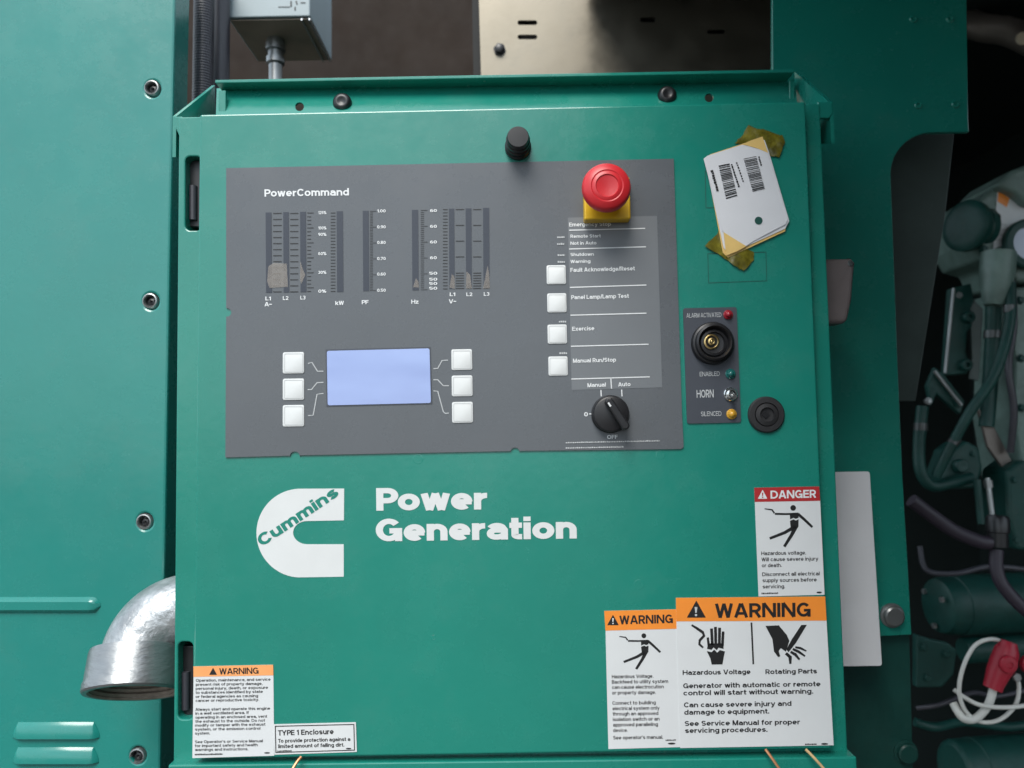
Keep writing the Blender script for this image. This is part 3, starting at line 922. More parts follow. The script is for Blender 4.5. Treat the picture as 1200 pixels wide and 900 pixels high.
for (x0, x1, y) in ((653, 661.5, 279), (653, 661.5, 287), (653.5, 662, 300), (653.5, 662, 308), (655, 663.5, 378), (655.5, 664.5, 415)):
    fine += dashes((x0, y), (x1, y - .1), 2.4, 1.4, 2.4, 0.5)
fine += dashes((663, 519.5), (773, 517.2), 1.6, 1.0, 2.2, 0.55) + dashes((663, 525.8), (731, 524.4), 1.6, 1.0, 2.2, 0.55)
polys('fine_print', fine, Yl, M['greyink'], ip, True)

# emergency stop (part of the cabinet, with pieces of its own)
hc = P(711, 219, -0.036)
c0 = Vector((hc.x + 0.003, 0, hc.z + 0.0005))
sq = 0.0185
es = slab('emergency_stop', [(c0.x - sq, -0.013, c0.z - sq - 0.001), (c0.x + sq, -0.013, c0.z - sq - 0.001), (c0.x + sq, -0.013, c0.z + sq * .8), (c0.x - sq, -0.013, c0.z + sq * .8)], (0, 0.0118, 0), M['yellow'], cab, 0.0012)
hr = 29.3 * S(-0.034)
lathe('mushroom_head', Vector((hc.x, -0.0215, hc.z)), [(0.011, -0.009), (0.0115, 0.006), (hr * 0.9, 0.0085), (hr, 0.0105), (hr, 0.0125), (hr * 0.96, 0.0152), (hr * 0.88, 0.0168), (hr * 0.66, 0.0182), (hr * 0.615, 0.0178), (hr * 0.58, 0.0182),
      (hr * 0.47, 0.0186), (hr * 0.44, 0.0178), (hr * 0.2, 0.0172), (0, 0.017)], M['red'], es, 56)

# rotary switch
kx = P(716.8, 485, -0.012)
rs = lathe('rotary_switch', Vector((kx.x, -0.0016, kx.z)), [(0.0152, 0), (0.0152, 0.002), (0.0143, 0.003), (0.0143, 0.007), (0.0136, 0.0085), (0.0125, 0.009), (0, 0.009)], M['blk'], cab, 44)
# pointer grip across the knob, from upper left to lower right
g0, g1 = P(712, 469, -0.012), P(733, 501, -0.012)
dv = (g1 - g0).normalized()
nv = Vector((dv.z, 0, -dv.x))
hw0, hw1 = 0.0032, 0.0022
gp = [g0 + nv * hw0, g1 + nv * hw1 * 1.5, g1 + dv * 0.002, g1 - nv * hw1 * 1.5, g0 - nv * hw0, g0 - dv * 0.002]
gp = [Vector((p.x, -0.0185, p.z)) for p in gp]
slab('pointer', gp, (0, 0.009, 0), M['blk'], rs, 0.0012)
mk = P(714.3, 474, -0.0188)
slab('pointer_mark', [mk + nv * 0.0007 - dv * 0.0018, mk + nv * 0.0007 + dv * 0.0018, mk - nv * 0.0007 + dv * 0.0018, mk - nv * 0.0007 - dv * 0.0018], (0, 0.0006, 0), M['white'], rs)

# ------------------------------------------------------------------ alarm panel
al = poly('alarm_panel', rquad([(800.5, 361.2), (863.3, 359.8), (868.5, 495), (805.2, 496.4)], 3), -0.0012, M['alarm'], cab, 0.0011)
text('lettering', [('ALARM ACTIVATED', (804.5, 372.4), (845.5, 371.4), 5.2, 0.12), ('ENABLED', (820, 441), (843.5, 440.4), 5.2, 0.12), ('HORN', (816.5, 466.2), (836.5, 465.6), 9.2, 0.16), ('SILENCED', (821.5, 487.8), (845.5, 487.2), 5.4, 0.12)], -0.0015, M['greyink'], al)
bz = lathe('buzzer', P(834.5, 402.5, -0.0012), [(0.0172, 0), (0.0172, 0.003), (0.0163, 0.0045), (0.0150, 0.005), (0.0146, 0.0095), (0.0132, 0.0105), (0.0124, 0.0095), (0.0116, 0.005), (0.0108, 0.0045), (0.0104, 0.0062), (0.0086, 0.0066), (0.0082, 0.004), (0, 0.003)], M['blk'], al, 48)
# the buzzer's brass rings seen through its face
for rr, hh in ((0.0062, 0.0012), (0.003, 0.0022)):
    lathe('brass_ring', P(833.6, 400.5, -0.0048), [(rr, 0), (rr, hh), (rr - 0.0011, hh + 0.0003), (rr - 0.0015, hh), (rr - 0.0015, 0)], M['brass'], bz, 30)
lathe('brass_ring', P(833.6, 400.5, -0.0048), [(0.0011, 0), (0.001, 0.0024), (0, 0.0028)], M['brass'], bz, 16)
for nm, x, y, rr, mm in (('indicator_lamp', 853, 369, 5.6, 'ledred'), ('indicator_lamp', 855.6, 438.2, 6, 'ledgreen'), ('indicator_lamp', 857, 485.3, 6, 'ledamber')):
    q = rr * S()
    o = lathe(nm, P(x, y, -0.0012), [(q, 0), (q, 0.0012), (q * 0.85, 0.0018), (q * 0.72, 0.0018), (q * 0.6, 0.0036), (q * 0.3, 0.0046), (0, 0.0049)], M[mm], al, 28)
q = S()
tg_ = lathe('toggle_switch', P(855.8, 462, -0.0012), [(8 * q, 0), (8 * q, 0.0016), (7.2 * q, 0.0022), (5.2 * q, 0.0022), (4.8 * q, 0.004), (3.6 * q, 0.0042), (3.2 * q, 0.002), (0, 0.002)], M['chrome'], al, 30)
t0 = P(855.8, 462, -0.003)
tube('lever', [t0, t0 + Vector((0.0004, -0.006, -0.0016)), t0 + Vector((0.0006, -0.010, -0.0026))], [0.0012, 0.0016, 0.0019], M['steel'], tg_, 14)

# ------------------------------------------------------------------ safety stickers
def sticker(name, q, label, zoff=0.0):
    o = poly(name, q, -0.0004 - zoff, M['vinyl'], cab, 0.0003)
    o['label'] = label
    return o

def tri_sign(x0, x1, yb, yt):
    xm = (x0 + x1) / 2
    return rquad([(x0, yb), (xm, yt), (x1, yb)], 0.8, 2)

def bang(xc, yb, yt, wd):
    h = yb - yt
    return [[(xc - wd, yt + h * .34), (xc + wd, yt + h * .34), (xc + wd * .5, yb - h * .3), (xc - wd * .5, yb - h * .3)], circ(xc, yb - h * .16, wd * .9, n=10)]

def electro_man(ox, oy, s_, Y, parent):
    T = lambda x, y: (ox + x * s_, oy + y * s_)
    sh = [[T(*p) for p in circ(0, 0, 3.3, n=16)]]
    def L(pts, wd):
        sh.append(stroke([T(*p) for p in pts], [k * s_ for k in wd] if isinstance(wd, (list, tuple)) else wd * s_))
    L([(-21.5, 7), (-8, 7.2), (6, 6.6)], 2.3)
    L([(-33.5, 1.0), (-28, 1.8), (-24.8, 2.2), (-22, 6.2)], [1.2, 1.6, 1.8, 2.0])
    L([(5.5, 7), (13, 13.5), (22.5, 22.5)], [3.4, 3.2, 2.8])
    sh.append([T(-4, 7.8), T(6, 7.2), T(6.4, 11.5), T(3, 12.8), T(0.4, 11.6), T(-3.6, 13.4)])
    sh.append([T(-3.8, 15.2), T(0.6, 13.4), T(3, 14.8), T(6.4, 13.4), T(6.2, 22), T(4.5, 24.5), T(-3, 22.5)])
    L([(3, 21.5), (-10, 29), (-27.5, 35.8)], [4.4, 3.6, 3.0])
    L([(3, 22), (-2, 32), (-10.5, 45.5)], [5.2, 4.0, 3.2])
    for q_ in sh:
        poly('pictogram', q_, Y, M['black'], parent)

# danger
Y1, Y2 = -0.00055, -0.0007
st = sticker('danger_sticker', [(883.8, 571.5), (960, 570), (961.2, 587), (966.3, 697), (889, 699), (884.6, 588.5)], 'white safety sticker with dark red DANGER heading')
poly('header_band', [(883.8, 571.5), (960, 570), (961.2, 586.8), (884.5, 588.2)], Y1, M['danger'], st, 0.0001)
polys('heading_symbol', [tri_sign(888, 899.3, 584.5, 573.8)], Y2, M['white'], st)
polys('symbol_mark', bang(893.7, 584.5, 573.8, 0.9), Y2 - .0001, M['danger'], st)
text('heading', [('DANGER', (903, 584.4), (956.5, 583.2), 9.4)], Y2, M['white'], st, wgt=0.19)
electro_man(929.5, 595.2, 1.0, Y1, st)
text('lettering', [('Hazardous voltage.', (892, 650.6), (944.5, 649.8), 4.4), ('Will cause severe injury', (892.4, 657.8), (959, 656.8), 4.4), ('or death.', (892.7, 664.8), (916, 664.4), 4.4),
                   ('Disconnect all electrical', (893.2, 675.2), (960.5, 674.2), 4.4), ('supply sources before', (893.6, 682.3), (957, 681.3), 4.4), ('servicing.', (893.8, 689.6), (920, 689.2), 4.4)], Y1, M['black'], st, wgt=0.165)
polys('fine_print', dashes((892.5, 696.4), (912, 696), 2.0, 0.8, 1.8, 0.4) + [circ(960, 694.3, 3.2, 1.1, 12)], Y1, M['black'], st, True)

# narrow warning
st = sticker('warning_sticker', [(708, 716), (793.2, 714), (794, 738), (798, 875.5), (713, 877.8), (709.6, 739)], 'narrow white warning sticker with orange heading, left of the largest sticker')
poly('header_band', [(708, 716), (793.2, 714), (794, 736.8), (709.5, 739)], Y1, M['orange'], st, 0.0001)
polys('heading_symbol', [tri_sign(711.5, 725.2, 732.6, 720.3)], Y2, M['black'], st)
polys('symbol_mark', bang(718.3, 732.6, 720.3, 0.9), Y2 - .0001, M['white'], st)
text('heading', [('WARNING', (726, 731.6), (788.6, 730), 10.0)], Y2, M['black'], st, wgt=0.19)
electro_man(754.5, 745, 0.86, Y1, st)
rows = [('Hazardous Voltage.', 795, 717, 765.5), ('Backfeed to utility system', 801.3, 717, 783), ('can cause electrocution', 807.5, 717.2, 778), ('or property damage.', 814, 717.2, 768.5),
        ('Connect to building', 826, 717.6, 768.5), ('electrical system only', 832.4, 717.8, 773), ('through an approved', 838.7, 718, 771.5), ('isolation switch or an', 845.2, 718.2, 773),
        ('approved paralleling', 851.5, 718.4, 771), ('device.', 858, 718.4, 735.5), ("See operator's manual.", 866.6, 718.6, 777)]
text('lettering', [(t, (a, y), (b, y - .015 * (b - a)), 4.2) for t, y, a, b in rows], Y1, M['black'], st, wgt=0.165)
polys('fine_print', dashes((780, 868.3), (792, 868), 1.8, 0.8, 1.8, 0.4) + [circ(787, 871.4, 4.5, 1.1, 12)], Y1, M['black'], st, True)

# large warning, overlaps the narrow one
z = 0.0004
st = sticker('warning_sticker', [(792, 700.6), (967, 699), (968.6, 727.3), (977, 873.4), (797.2, 876.6), (792.7, 728.2)], 'largest white warning sticker with orange heading and two hand symbols', z)
poly('header_band', [(792, 700.6), (967, 699), (968.6, 727.3), (792.7, 728.2)], Y1 - z, M['orange'], st, 0.0001)
polys('heading_symbol', [tri_sign(804.8, 827.2, 723.8, 703.6)], Y2 - z, M['black'], st)
polys('symbol_mark', bang(815.6, 723.8, 705, 1.6), Y2 - z - .0001, M['greyink'], st)
text('heading', [('WARNING', (838, 724), (950, 722.6), 16.6)], Y2 - z, M['black'], st, wgt=0.19)
pic = [stroke([(880.6, 729.5), (882.8, 778.5)], 2.0)]
# shocked hand
pic.append(stroke([(810.5, 732.5), (817, 736.5), (823.5, 741), (825, 745), (820, 750.5), (819.5, 755), (824, 759)], [2.2, 3, 3.4, 3.2, 3, 2.8, 2.2]))
pic += [stroke([(829.4, 747), (830.6, 757)], 2.8), stroke([(833.8, 736.5), (834.8, 756)], 3.4), stroke([(838.4, 734.6), (838.8, 756)], 3.4), stroke([(843.2, 735.6), (843, 756)], 3.4), stroke([(847.4, 740), (846.6, 757)], 3.2),
        [(829.4, 754), (848.2, 754), (847.8, 760.5), (842, 759), (840, 762), (836, 758.6), (834, 761.5), (828.6, 760.4)],
        [(828.2, 763), (834, 764.2), (837, 761.2), (840.5, 764.8), (843.5, 761.8), (849.6, 763.4), (848, 771), (846.6, 778.6), (834, 778.8), (832.6, 772)]]
# severed hand
pic += [[(897, 733.4), (912.6, 732.8), (922, 744), (925, 751), (921, 763.8), (915, 759.5), (912.5, 763), (914.4, 769.2), (911.8, 770), (907, 763.5), (905.2, 749), (901.5, 742)],
        [(939, 732.4), (945.6, 732.2), (933, 753), (924, 764.5), (921.5, 761), (928, 749)],
        stroke([(921, 765.5), (926, 770), (926.2, 778)], [3.4, 4.2, 2.6]), stroke([(926.5, 763.8), (932, 767), (937, 773)], [3, 3.6, 2.2]), stroke([(929, 760.5), (935.5, 763.5), (943.5, 769)], [2.8, 3.2, 2.0]),
        stroke([(932, 758.5), (938, 759.5), (945, 763)], [2.4, 2.8, 1.8])]
for q_ in pic:
    poly('pictogram', q_, Y1 - z, M['black'], st)
rows = [('Hazardous Voltage', 791, 800, 879.5, 5.6), ('Rotating Parts', 790, 897, 957.5, 5.6), ('Generator with automatic or remote', 806.6, 800.6, 961.5, 5.8), ('control will start without warning.', 815, 800.8, 953, 5.8),
        ('Can cause severe injury and', 829, 801.5, 927.5, 5.8), ('damage to equipment.', 837.6, 801.8, 901.5, 5.8), ('See Service Manual for proper', 850.8, 802.4, 937.5, 5.8), ('servicing procedures.', 859, 802.8, 899.5, 5.8)]
text('lettering', [(t, (a, y), (b, y - .015 * (b - a)), c) for t, y, a, b, c in rows], Y1 - z, M['black'], st, wgt=0.19)
polys('fine_print', dashes((943.5, 873.2), (957, 872.9), 1.9, 0.8, 1.8, 0.4) + [circ(966.3, 871.8, 4.2, 1.1, 12)], Y1 - z, M['black'], st, True)

# lower left warning
st = sticker('warning_sticker', [(226.6, 781), (320, 779), (320.4, 791.5), (321.3, 885.6), (225.4, 888.4), (226.8, 793.2)], 'text-filled warning sticker with pale orange heading at the lower left corner')
poly('header_band', [(226.6, 781), (320, 779), (320.4, 791.4), (226.7, 793.2)], Y1, M['orange2'], st, 0.0001)
polys('heading_symbol', [tri_sign(245, 254.3, 790.8, 782.4)], Y2, M['black'], st)
text('heading', [('WARNING', (257, 790.4), (303, 789.4), 7.2)], Y2, M['black'], st, wgt=0.165)
rows = [('Operation, maintenance, and service', 799, 229.5, 317), ('present risk of property damage,', 803.8, 229.5, 307.5), ('personal injury, death, or exposure', 808.5, 229.3, 314), ('to substances identified by state', 813.2, 229.3, 308),
        ('or federal agencies as causing', 818, 229.2, 302.5), ('cancer or reproductive toxicity.', 822.6, 229.2, 303.5), ('Always start and operate this engine', 833, 229, 316.5), ('in a well ventilated area. If', 837.6, 229, 291.5),
        ('operating in an enclosed area, vent', 842.3, 229, 313), ('the exhaust to the outside. Do not', 847, 228.9, 310.5), ('modify or tamper with the exhaust', 851.6, 228.8, 311), ('system, or the emission control', 856.3, 228.7, 305),
        ('system.', 861, 228.6, 246), ("See Operator's or Service Manual", 871, 228.5, 308), ('for important safety and health', 875.6, 228.4, 302), ('warnings and instructions.', 880.2, 228.4, 291)]
text('lettering', [(t, (a, y), (b, y - .016 * (b - a)), 3.3) for t, y, a, b in rows], Y1, M['black'], st, wgt=0.165, tiny=True)
polys('fine_print', dashes((228.3, 885.2), (261, 884.6), 2.0, 0.8, 1.8, 0.4) + [circ(313, 882.3, 3.5, 0.9, 12)], Y1, M['black'], st, True)

# enclosure type plate
st = sticker('type_sticker', [(320.8, 848.8), (417, 846.4), (418.2, 881.2), (321.6, 884.4)], 'small white sticker with thin dark border reading TYPE 1 Enclosure', 0.0002)
outline('border_line', [(322, 850.6), (415.2, 848.4), (416, 879.6), (322.8, 882.4)], 1.1, Y1 - .0002, M['black'], st)
text('lettering', [('TYPE 1 Enclosure', (325.8, 862), (391, 860.2), 6.2), ('To provide protection against a', (326, 870.4), (410.5, 868.2), 4.4), ('limited amount of falling dirt.', (326, 876.8), (403.5, 874.8), 4.4)], Y1 - .0002, M['black'], st, wgt=0.19)
polys('fine_print', dashes((325, 881), (342, 880.6), 1.8, 0.8, 1.8, 0.4) + [circ(408.5, 877.3, 3.4, 0.9, 12)], Y1 - .0002, M['black'], st, True)

# ------------------------------------------------------------------ bar-coded paper tags taped to the door
tg = thing('paper_tag', 'white bar-coded paper tag stuck to the door with old gold tape', 'tag', P(873, 295, -0.002))
def crumple(name, pts, Y, m, parent, amp, seed, thick=0.0002):
    """sheet subdivided and slightly buckled"""
    bm = bmesh.new()
    vl = [bm.verts.new(P(x, y, Y)) for x, y in pts]
    bm.faces.new(vl)
    bmesh.ops.triangulate(bm, faces=bm.faces[:])
    for _ in range(4):
        bmesh.ops.subdivide_edges(bm, edges=bm.edges[:], cuts=1, use_grid_fill=True)
    for v in bm.verts:
        v.co.y += amp * (noise.noise(v.co * 55 + Vector((seed, 0, 0))) + 0.5 * noise.noise(v.co * 140 + Vector((0, seed, 0))))
    for fc in bm.faces:
        fc.normal_update()
        if fc.normal.y > 0:
            fc.normal_flip()
    g_ = bmesh.ops.extrude_face_region(bm, geom=bm.faces[:])
    bmesh.ops.translate(bm, vec=(0, thick, 0), verts=[q_ for q_ in g_['geom'] if isinstance(q_, bmesh.types.BMVert)])
    bmesh.ops.recalc_face_normals(bm, faces=bm.faces[:])
    return finish(bm, name, m, parent, True)
def ragged(pts, k=4, amp=1.1):
    res = []
    for i in range(len(pts)):
        a, b = Vector(pts[i]), Vector(pts[(i + 1) % len(pts)])
        for j in range(k):
            q_ = a.lerp(b, j / k)
            res.append((q_.x + random.uniform(-amp, amp), q_.y + random.uniform(-amp, amp)))
    return res
crumple('tape', ragged([(862, 167), (869, 160), (877, 147), (886, 152), (894, 152), (906, 158), (917, 158), (920, 168), (914, 184), (905, 183), (890, 172)]), -0.0014, M['tape'], tg, 0.0011, 3)
crumple('tape', ragged([(827, 289), (836, 279), (845, 267), (851, 282), (868, 292), (884, 294), (883, 304), (872, 318), (860, 311), (846, 301)]), -0.0014, M['tape'], tg, 0.0011, 5)
crumple('back_tag', [(826.5, 186), (832, 181), (894, 160.5), (899, 174), (922, 262), (920, 271), (853, 302), (847, 296)], -0.0018, M['kraft'], tg, 0.0002, 2)
crumple('under_tag', [(825.5, 187), (834, 181), (896, 164), (901, 178), (925, 259), (919, 264), (920, 268), (854, 298), (848, 290)], -0.0024, M['paper'], tg, 0.0002, 8)
fr = [(824.5, 186), (829, 182.5), (870, 169.5), (899, 177.5), (903, 190), (923.5, 256), (921, 262.5), (918, 264), (882, 283), (874, 288.5), (850, 274), (846.5, 270)]
front = crumple('front_tag', fr, -0.0032, M['paper'], tg, 0.0001, 4)
crumple('tape_corner', [(870.5, 169), (880, 164.5), (893.5, 160), (900, 179), (888, 174)], -0.0034, M['kraft'], tg, 0.00015, 9)
crumple('tape_corner', [(848, 272), (874.5, 288.5), (865, 294), (851, 299.5)], -0.0034, M['kraft'], tg, 0.00015, 12)
YT = -0.0036
bc = []
def barcode(tl, tr, br, bl, n):
    tl, tr, br, bl = map(Vector, (tl, tr, br, bl))
    t = 0.0
    while t < 1:
        wd = random.choice((0.014, 0.022, 0.034))
        e = min(t + wd, 1)
        bc.append([tuple(tl.lerp(bl, t)), tuple(tr.lerp(br, t)), tuple(tr.lerp(br, e)), tuple(tl.lerp(bl, e))])
        t = e + random.choice((0.02, 0.03, 0.04))
barcode((842, 194), (855, 191.5), (864.3, 230), (851, 234), 20)
barcode((871.3, 186), (886.3, 183), (896.3, 221), (882, 224.5), 20)
polys('barcode', bc, YT, M['black'], front, True)
prt = dashes((835.5, 199), (842.5, 224), -3.2, 1.6, 3, 0.5) + dashes((858, 192), (867, 219), -2.2, 1.2, 3, 0.7) + dashes((864, 190), (872, 213), -2.0, 1.2, 2.6, 1.4) + dashes((890, 183), (893, 194), -2.0, 1.2, 2.6, 0.6)
polys('tag_print', prt, YT, M['black'], front, True)
poly('punch_hole', circ(889, 258.5, 4.6, n=20), YT, M['groove'], front)

# ------------------------------------------------------------------ galvanised conduit elbow
el = thing('conduit_elbow', 'galvanised iron pipe elbow curving down out of the cabinet side', 'pipe elbow', P(148, 815, 0.05))
ye = 0.07
st0 = P(231, 714, ye)
se = S(ye)
tilt = math.radians(26)
d_ = Vector((0.07, -math.sin(tilt), -math.cos(tilt))).normalized()
xh = Vector((-1, 0, 0))
Rb = 52 * se
rp_ = 40.5 * se
pts, tgs, rd = [], [], []
for i in range(25):
    a = math.radians(90 * i / 24)
    pts.append(st0 + xh * (7 * se) + xh * (Rb * math.sin(a)) + d_ * (Rb * (1 - math.cos(a))))
    tgs.append(xh * math.cos(a) + d_ * math.sin(a))
    rd.append(rp_)
pts.insert(0, st0 + Vector((0.012, 0, 0)))
tgs.insert(0, xh)
rd.insert(0, rp_)
tube('bend', pts, rd, M['galv'], el, 48, True, tgs)
# raised seam band where the bend enters the hub by the cabinet
hp = st0 + xh * (7 * se)
ex = pts[-1]
rc = 52 * se
lathe('collar', ex - d_ * 0.006, [(rp_ * 0.98, -0.001), (rc * 0.985, 0.001), (rc, 0.004), (rc, 0.026), (rc * 1.02, 0.028), (rc * 1.02, 0.034), (rc * 0.99, 0.0355), (rc * 0.9, 0.0355)], M['galvcollar'], el, 56, axis=d_)
prof = [(rc * 0.9, 0.0355), (rc * 0.86, 0.034)]
for i in range(7):
    prof += [(rc * 0.86, 0.033 - i * 0.004), (rc * 0.82, 0.031 - i * 0.004)]
prof += [(rc * 0.75, 0.002), (0, 0.0)]
lathe('thread', ex - d_ * 0.006, prof, M['rust'], el, 56, axis=d_)
lathe('hub', hp + Vector((0.001, 0, 0)), [(rp_ * 0.9, 0), (rp_ * 1.04, 0.0005), (rp_ * 1.04, 0.0028), (rp_ * 0.99, 0.0036)], M['galv'], el, 48, axis=xh)

# ------------------------------------------------------------------ things above the cabinet
ybk = 0.62
tag(poly('back_wall', [(200, -80), (600, -80), (600, 240), (200, 240)], ybk, M['brown'], None, 0.01), 'dark brown metal wall in the recess above the cabinet', 'wall')
ypl = 0.36
mpn_ = thing('mounting_plate', 'bare metal plate with slots above the cabinet', 'plate', P(735, 90, ypl))
slot = lambda x, y, wd, h: rrect(x - wd / 2, y - h / 2, x + wd / 2, y + h / 2, h * .45, 4)
poly('sheet', [(559, -80), (912, -80), (912, 170), (566, 170)], ypl, M['sheet'], mpn_, 0.004, 0.0,
     holes=[slot(618, 26.5, 23, 5.5), slot(618, 43.3, 23, 5.5), slot(759, 23.3, 18, 5.5), slot(839, 37.2, 21, 5), slot(570, -8, 8, 10)])
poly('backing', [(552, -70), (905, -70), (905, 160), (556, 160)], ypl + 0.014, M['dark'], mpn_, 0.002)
lathe('bolt', P(585.5, 58.5, ypl), [(0.0085, 0), (0.0085, 0.0015), (0.0068, 0.0017), (0.0068, 0.006), (0.0055, 0.0068), (0, 0.0068)], M['blk'], mpn_, 6)

def ribbed(name, x, y0, y1, Y, rpx, pitch, mt, label):
    a, b = P(x[0], y0, Y), P(x[1], y1, Y)
    n_ = int((a - b).length / pitch * 4)
    pp_, rr_ = [], []
    for i in range(n_ + 1):
        pp_.append(a.lerp(b, i / n_))
        rr_.append(rpx * S(Y) * (1.0 if i % 4 in (0, 1) else 0.955))
    return tag(tube(name, pp_, rr_, mt, None, 24), label, 'conduit')
ribbed('corrugated_conduit', (240, 236), -60, 230, 0.2, 12, 0.003, M['hose'], 'dark corrugated conduit beside the side panel edge')
tag(tube('grey_conduit', [P(259, -60, 0.24), P(257, 230, 0.24)], 11 * S(0.24), M['hose'], None, 24), 'smooth dark grey conduit between corrugated conduit and small grey box', 'conduit')

yj = 0.25
jb = thing('junction_box', 'small grey metal box hanging above the cabinet with a gland below', 'box', P(318, 22, yj + .05))
q0, q1 = P(266, 20.5, yj), P(363, 21, yj)
box('body', (q0.x, yj, q0.z), (q1.x, yj + 0.108, q0.z + 0.16), M['boxgrey'], jb, 0.0012)
zb = q0.z - 0.0008
slab('underside', [(q0.x + 0.003, yj + 0.004, zb), (q1.x - 0.004, yj + 0.004, zb), (q1.x - 0.004, yj + 0.104, zb), (q0.x + 0.003, yj + 0.104, zb)], (0, 0, -0.001), M['mirror'], jb)
for xx in (q1.x - 0.002, q1.x - 0.011):
    slab('edge_strip', [(xx, yj + 0.002, zb - 0.001), (xx + 0.0018, yj + 0.002, zb - 0.001), (xx + 0.0018, yj + 0.106, zb - 0.001), (xx, yj + 0.106, zb - 0.001)], (0, 0, -0.002), M['chrome'], jb)
gl = P(322, 22, yj + 0.05)
gz = Vector((P(323, 60, yj + 0.05).x, yj + 0.05, zb - 0.001))
lathe('gland', gz, [(0.0105, 0), (0.0105, 0.005), (0.012, 0.005), (0.012, 0.014), (0.009, 0.015), (0.009, 0.022), (0.011, 0.023), (0.011, 0.03), (0.008, 0.032), (0.008, 0.09), (0, 0.09)], M['steel'], jb, 20, axis=(0, 0, -1))
polys('box_print', [rrect(345, 8, 346.5, 12, .2), stroke([(326, 8), (340, 8)], 0.8), stroke([(341, 1), (341, 7.5)], 1.6), stroke([(347, 1), (348, 5)], 1.6), stroke([(352, 3), (358, 3)], 1.0)], yj - 0.0006, M['black'], jb)

# ------------------------------------------------------------------ support plate right of the cabinet
ysp = 0.15
sup = thing('support_plate', 'large dark teal support plate with rounded cut-out, right of and behind the cabinet', 'plate', P(1000, 900, ysp))
cut = [(1136, 154.5)] + [(1094, 155)] + arc(1094, 204, 50, 49, -90, -180, 12) + [(1044.5, 215), (1052, 420), (1058, 560), (1064, 660), (1068.5, 744), (1048, 745)]
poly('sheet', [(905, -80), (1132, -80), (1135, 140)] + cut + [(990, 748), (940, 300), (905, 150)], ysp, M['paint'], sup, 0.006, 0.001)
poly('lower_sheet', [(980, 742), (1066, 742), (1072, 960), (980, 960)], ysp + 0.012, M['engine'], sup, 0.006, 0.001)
for x, y in ((1070, 22.5), (1113, 22.5), (1076, 123.5), (1119.5, 122.5)):
    lathe('rivet', P(x, y, ysp), [(0.0042, 0), (0.0042, 0.0006), (0.0034, 0.0016), (0.0022, 0.0017), (0.0016, 0.0006), (0, 0.0004)], M['paint'], sup, 18)
for x, y, Yq in ((1045, 721, ysp), (1061, 881, ysp + 0.012)):
    lathe('bolt', P(x, y, Yq), [(0.0118, 0), (0.0118, 0.0016), (0.0095, 0.0018), (0.0095, 0.0065), (0.008, 0.0078), (0, 0.0078)], M['steel'] if y < 800 else M['engine'], sup, 24)
tag(poly('inner_plate', [(1030, 120), (1122, 120), (1108, 250), (1073, 470), (1020, 470)], 0.22, M['innergrey'], None, 0.004, 0.0006), 'dull grey plate seen through the rounded cut-out', 'plate')
tag(poly('data_plate', rquad([(960, 553.5), (1019.5, 552.5), (1034, 780.5), (960, 781.5)], 3.5), 0.11, M['plate'], None, 0.0025, 0.0006), 'blank white plate sticking out behind the cabinet right edge', 'plate')
hd = thing('latch_handle', 'brownish grey tapered handle sticking out at the cabinet right side', 'handle', P(988, 380, 0.06))
poly('grip', rquad([(955, 303), (1003, 302.5), (999, 352), (993, 379), (955, 379)], 7), 0.05, M['handle'], hd, 0.02, 0.004, seg=3)
lathe('rivet', P(996, 309, 0.0502), [(0.0028, 0), (0.0024, 0.0012), (0, 0.0015)], M['chrome'], hd, 16)

# ------------------------------------------------------------------ engine parts in the dark on the right
E = M['engine']
eng = thing('engine', 'dark green engine with housings, pipes and a warning sticker', 'engine', P(1180, 960, 0.55))
ye = 0.42
q = S(ye)
def hose(name, pts_, r_, m, par=None, n=16):
    return tube(name, smooth_path([P(x, y, Y) for x, y, Y in pts_], 10), r_, m, par, n)
def hexbolt(x, y, Y, r_, m=None, par=None):
    lathe('bolt', P(x, y, Y), [(r_ * 1.35, -0.004), (r_ * 1.35, 0.0012), (r_, 0.0013), (r_, r_ * .9), (r_ * .8, r_ * 1.1), (0, r_ * 1.1)], m or E, par or eng, 6, smooth=False)
def clamp(x, y, Y, dx, dy, r_, par):
    d0 = P(x + dx, y + dy, Y) - P(x, y, Y)
    lathe('hose_clamp', P(x, y, Y), [(r_ * .9, -0.005), (r_ * 1.14, -0.005), (r_ * 1.14, 0.005), (r_ * .9, 0.005)], M['darksteel'], par, 20, axis=d0)
# rocker cover and upper casting
poly('rocker_cover', [(1168, 216), (1184, 200), (1210, 190), (1400, 170), (1400, 236), (1206, 240), (1190, 226)], ye, M['engine2'], eng, 0.1, 0.006, seg=3)
poly('cylinder_head', [(1146, 236), (1160, 222), (1176, 212), (1206, 236), (1400, 236), (1400, 330), (1192, 330), (1180, 306), (1158, 300), (1148, 280)], ye + 0.018, M['engine2'], eng, 0.12, 0.005, seg=3)
for x, y in ((1152, 244), (1153, 292), (1192, 208), (1180, 318)):
    hexbolt(x, y, ye + 0.016, 0.0042)
fc = lathe('filler_cap', P(1150, 268, ye + 0.035), [(26 * q, 0), (26 * q, 0.01), (24 * q, 0.012), (24 * q, 0.02), (30 * q, 0.021), (31 * q, 0.024), (31 * q, 0.032), (29 * q, 0.034), (22 * q, 0.036), (0, 0.037)], E, eng, 36, axis=(-0.9, -0.35, 0.05))
tq = poly('engine_sticker', [(1169, 220), (1204, 236), (1204, 262), (1188, 282), (1164, 292)], ye + 0.0165, M['vinyl'], eng, 0.0004)
poly('sticker_symbol', [(1170, 224), (1183, 232), (1180, 243), (1169, 236)], ye + 0.016, M['orange'], tq)
poly('sticker_symbol', circ(1170, 254, 3, 4, 10), ye + 0.016, M['black'], tq)
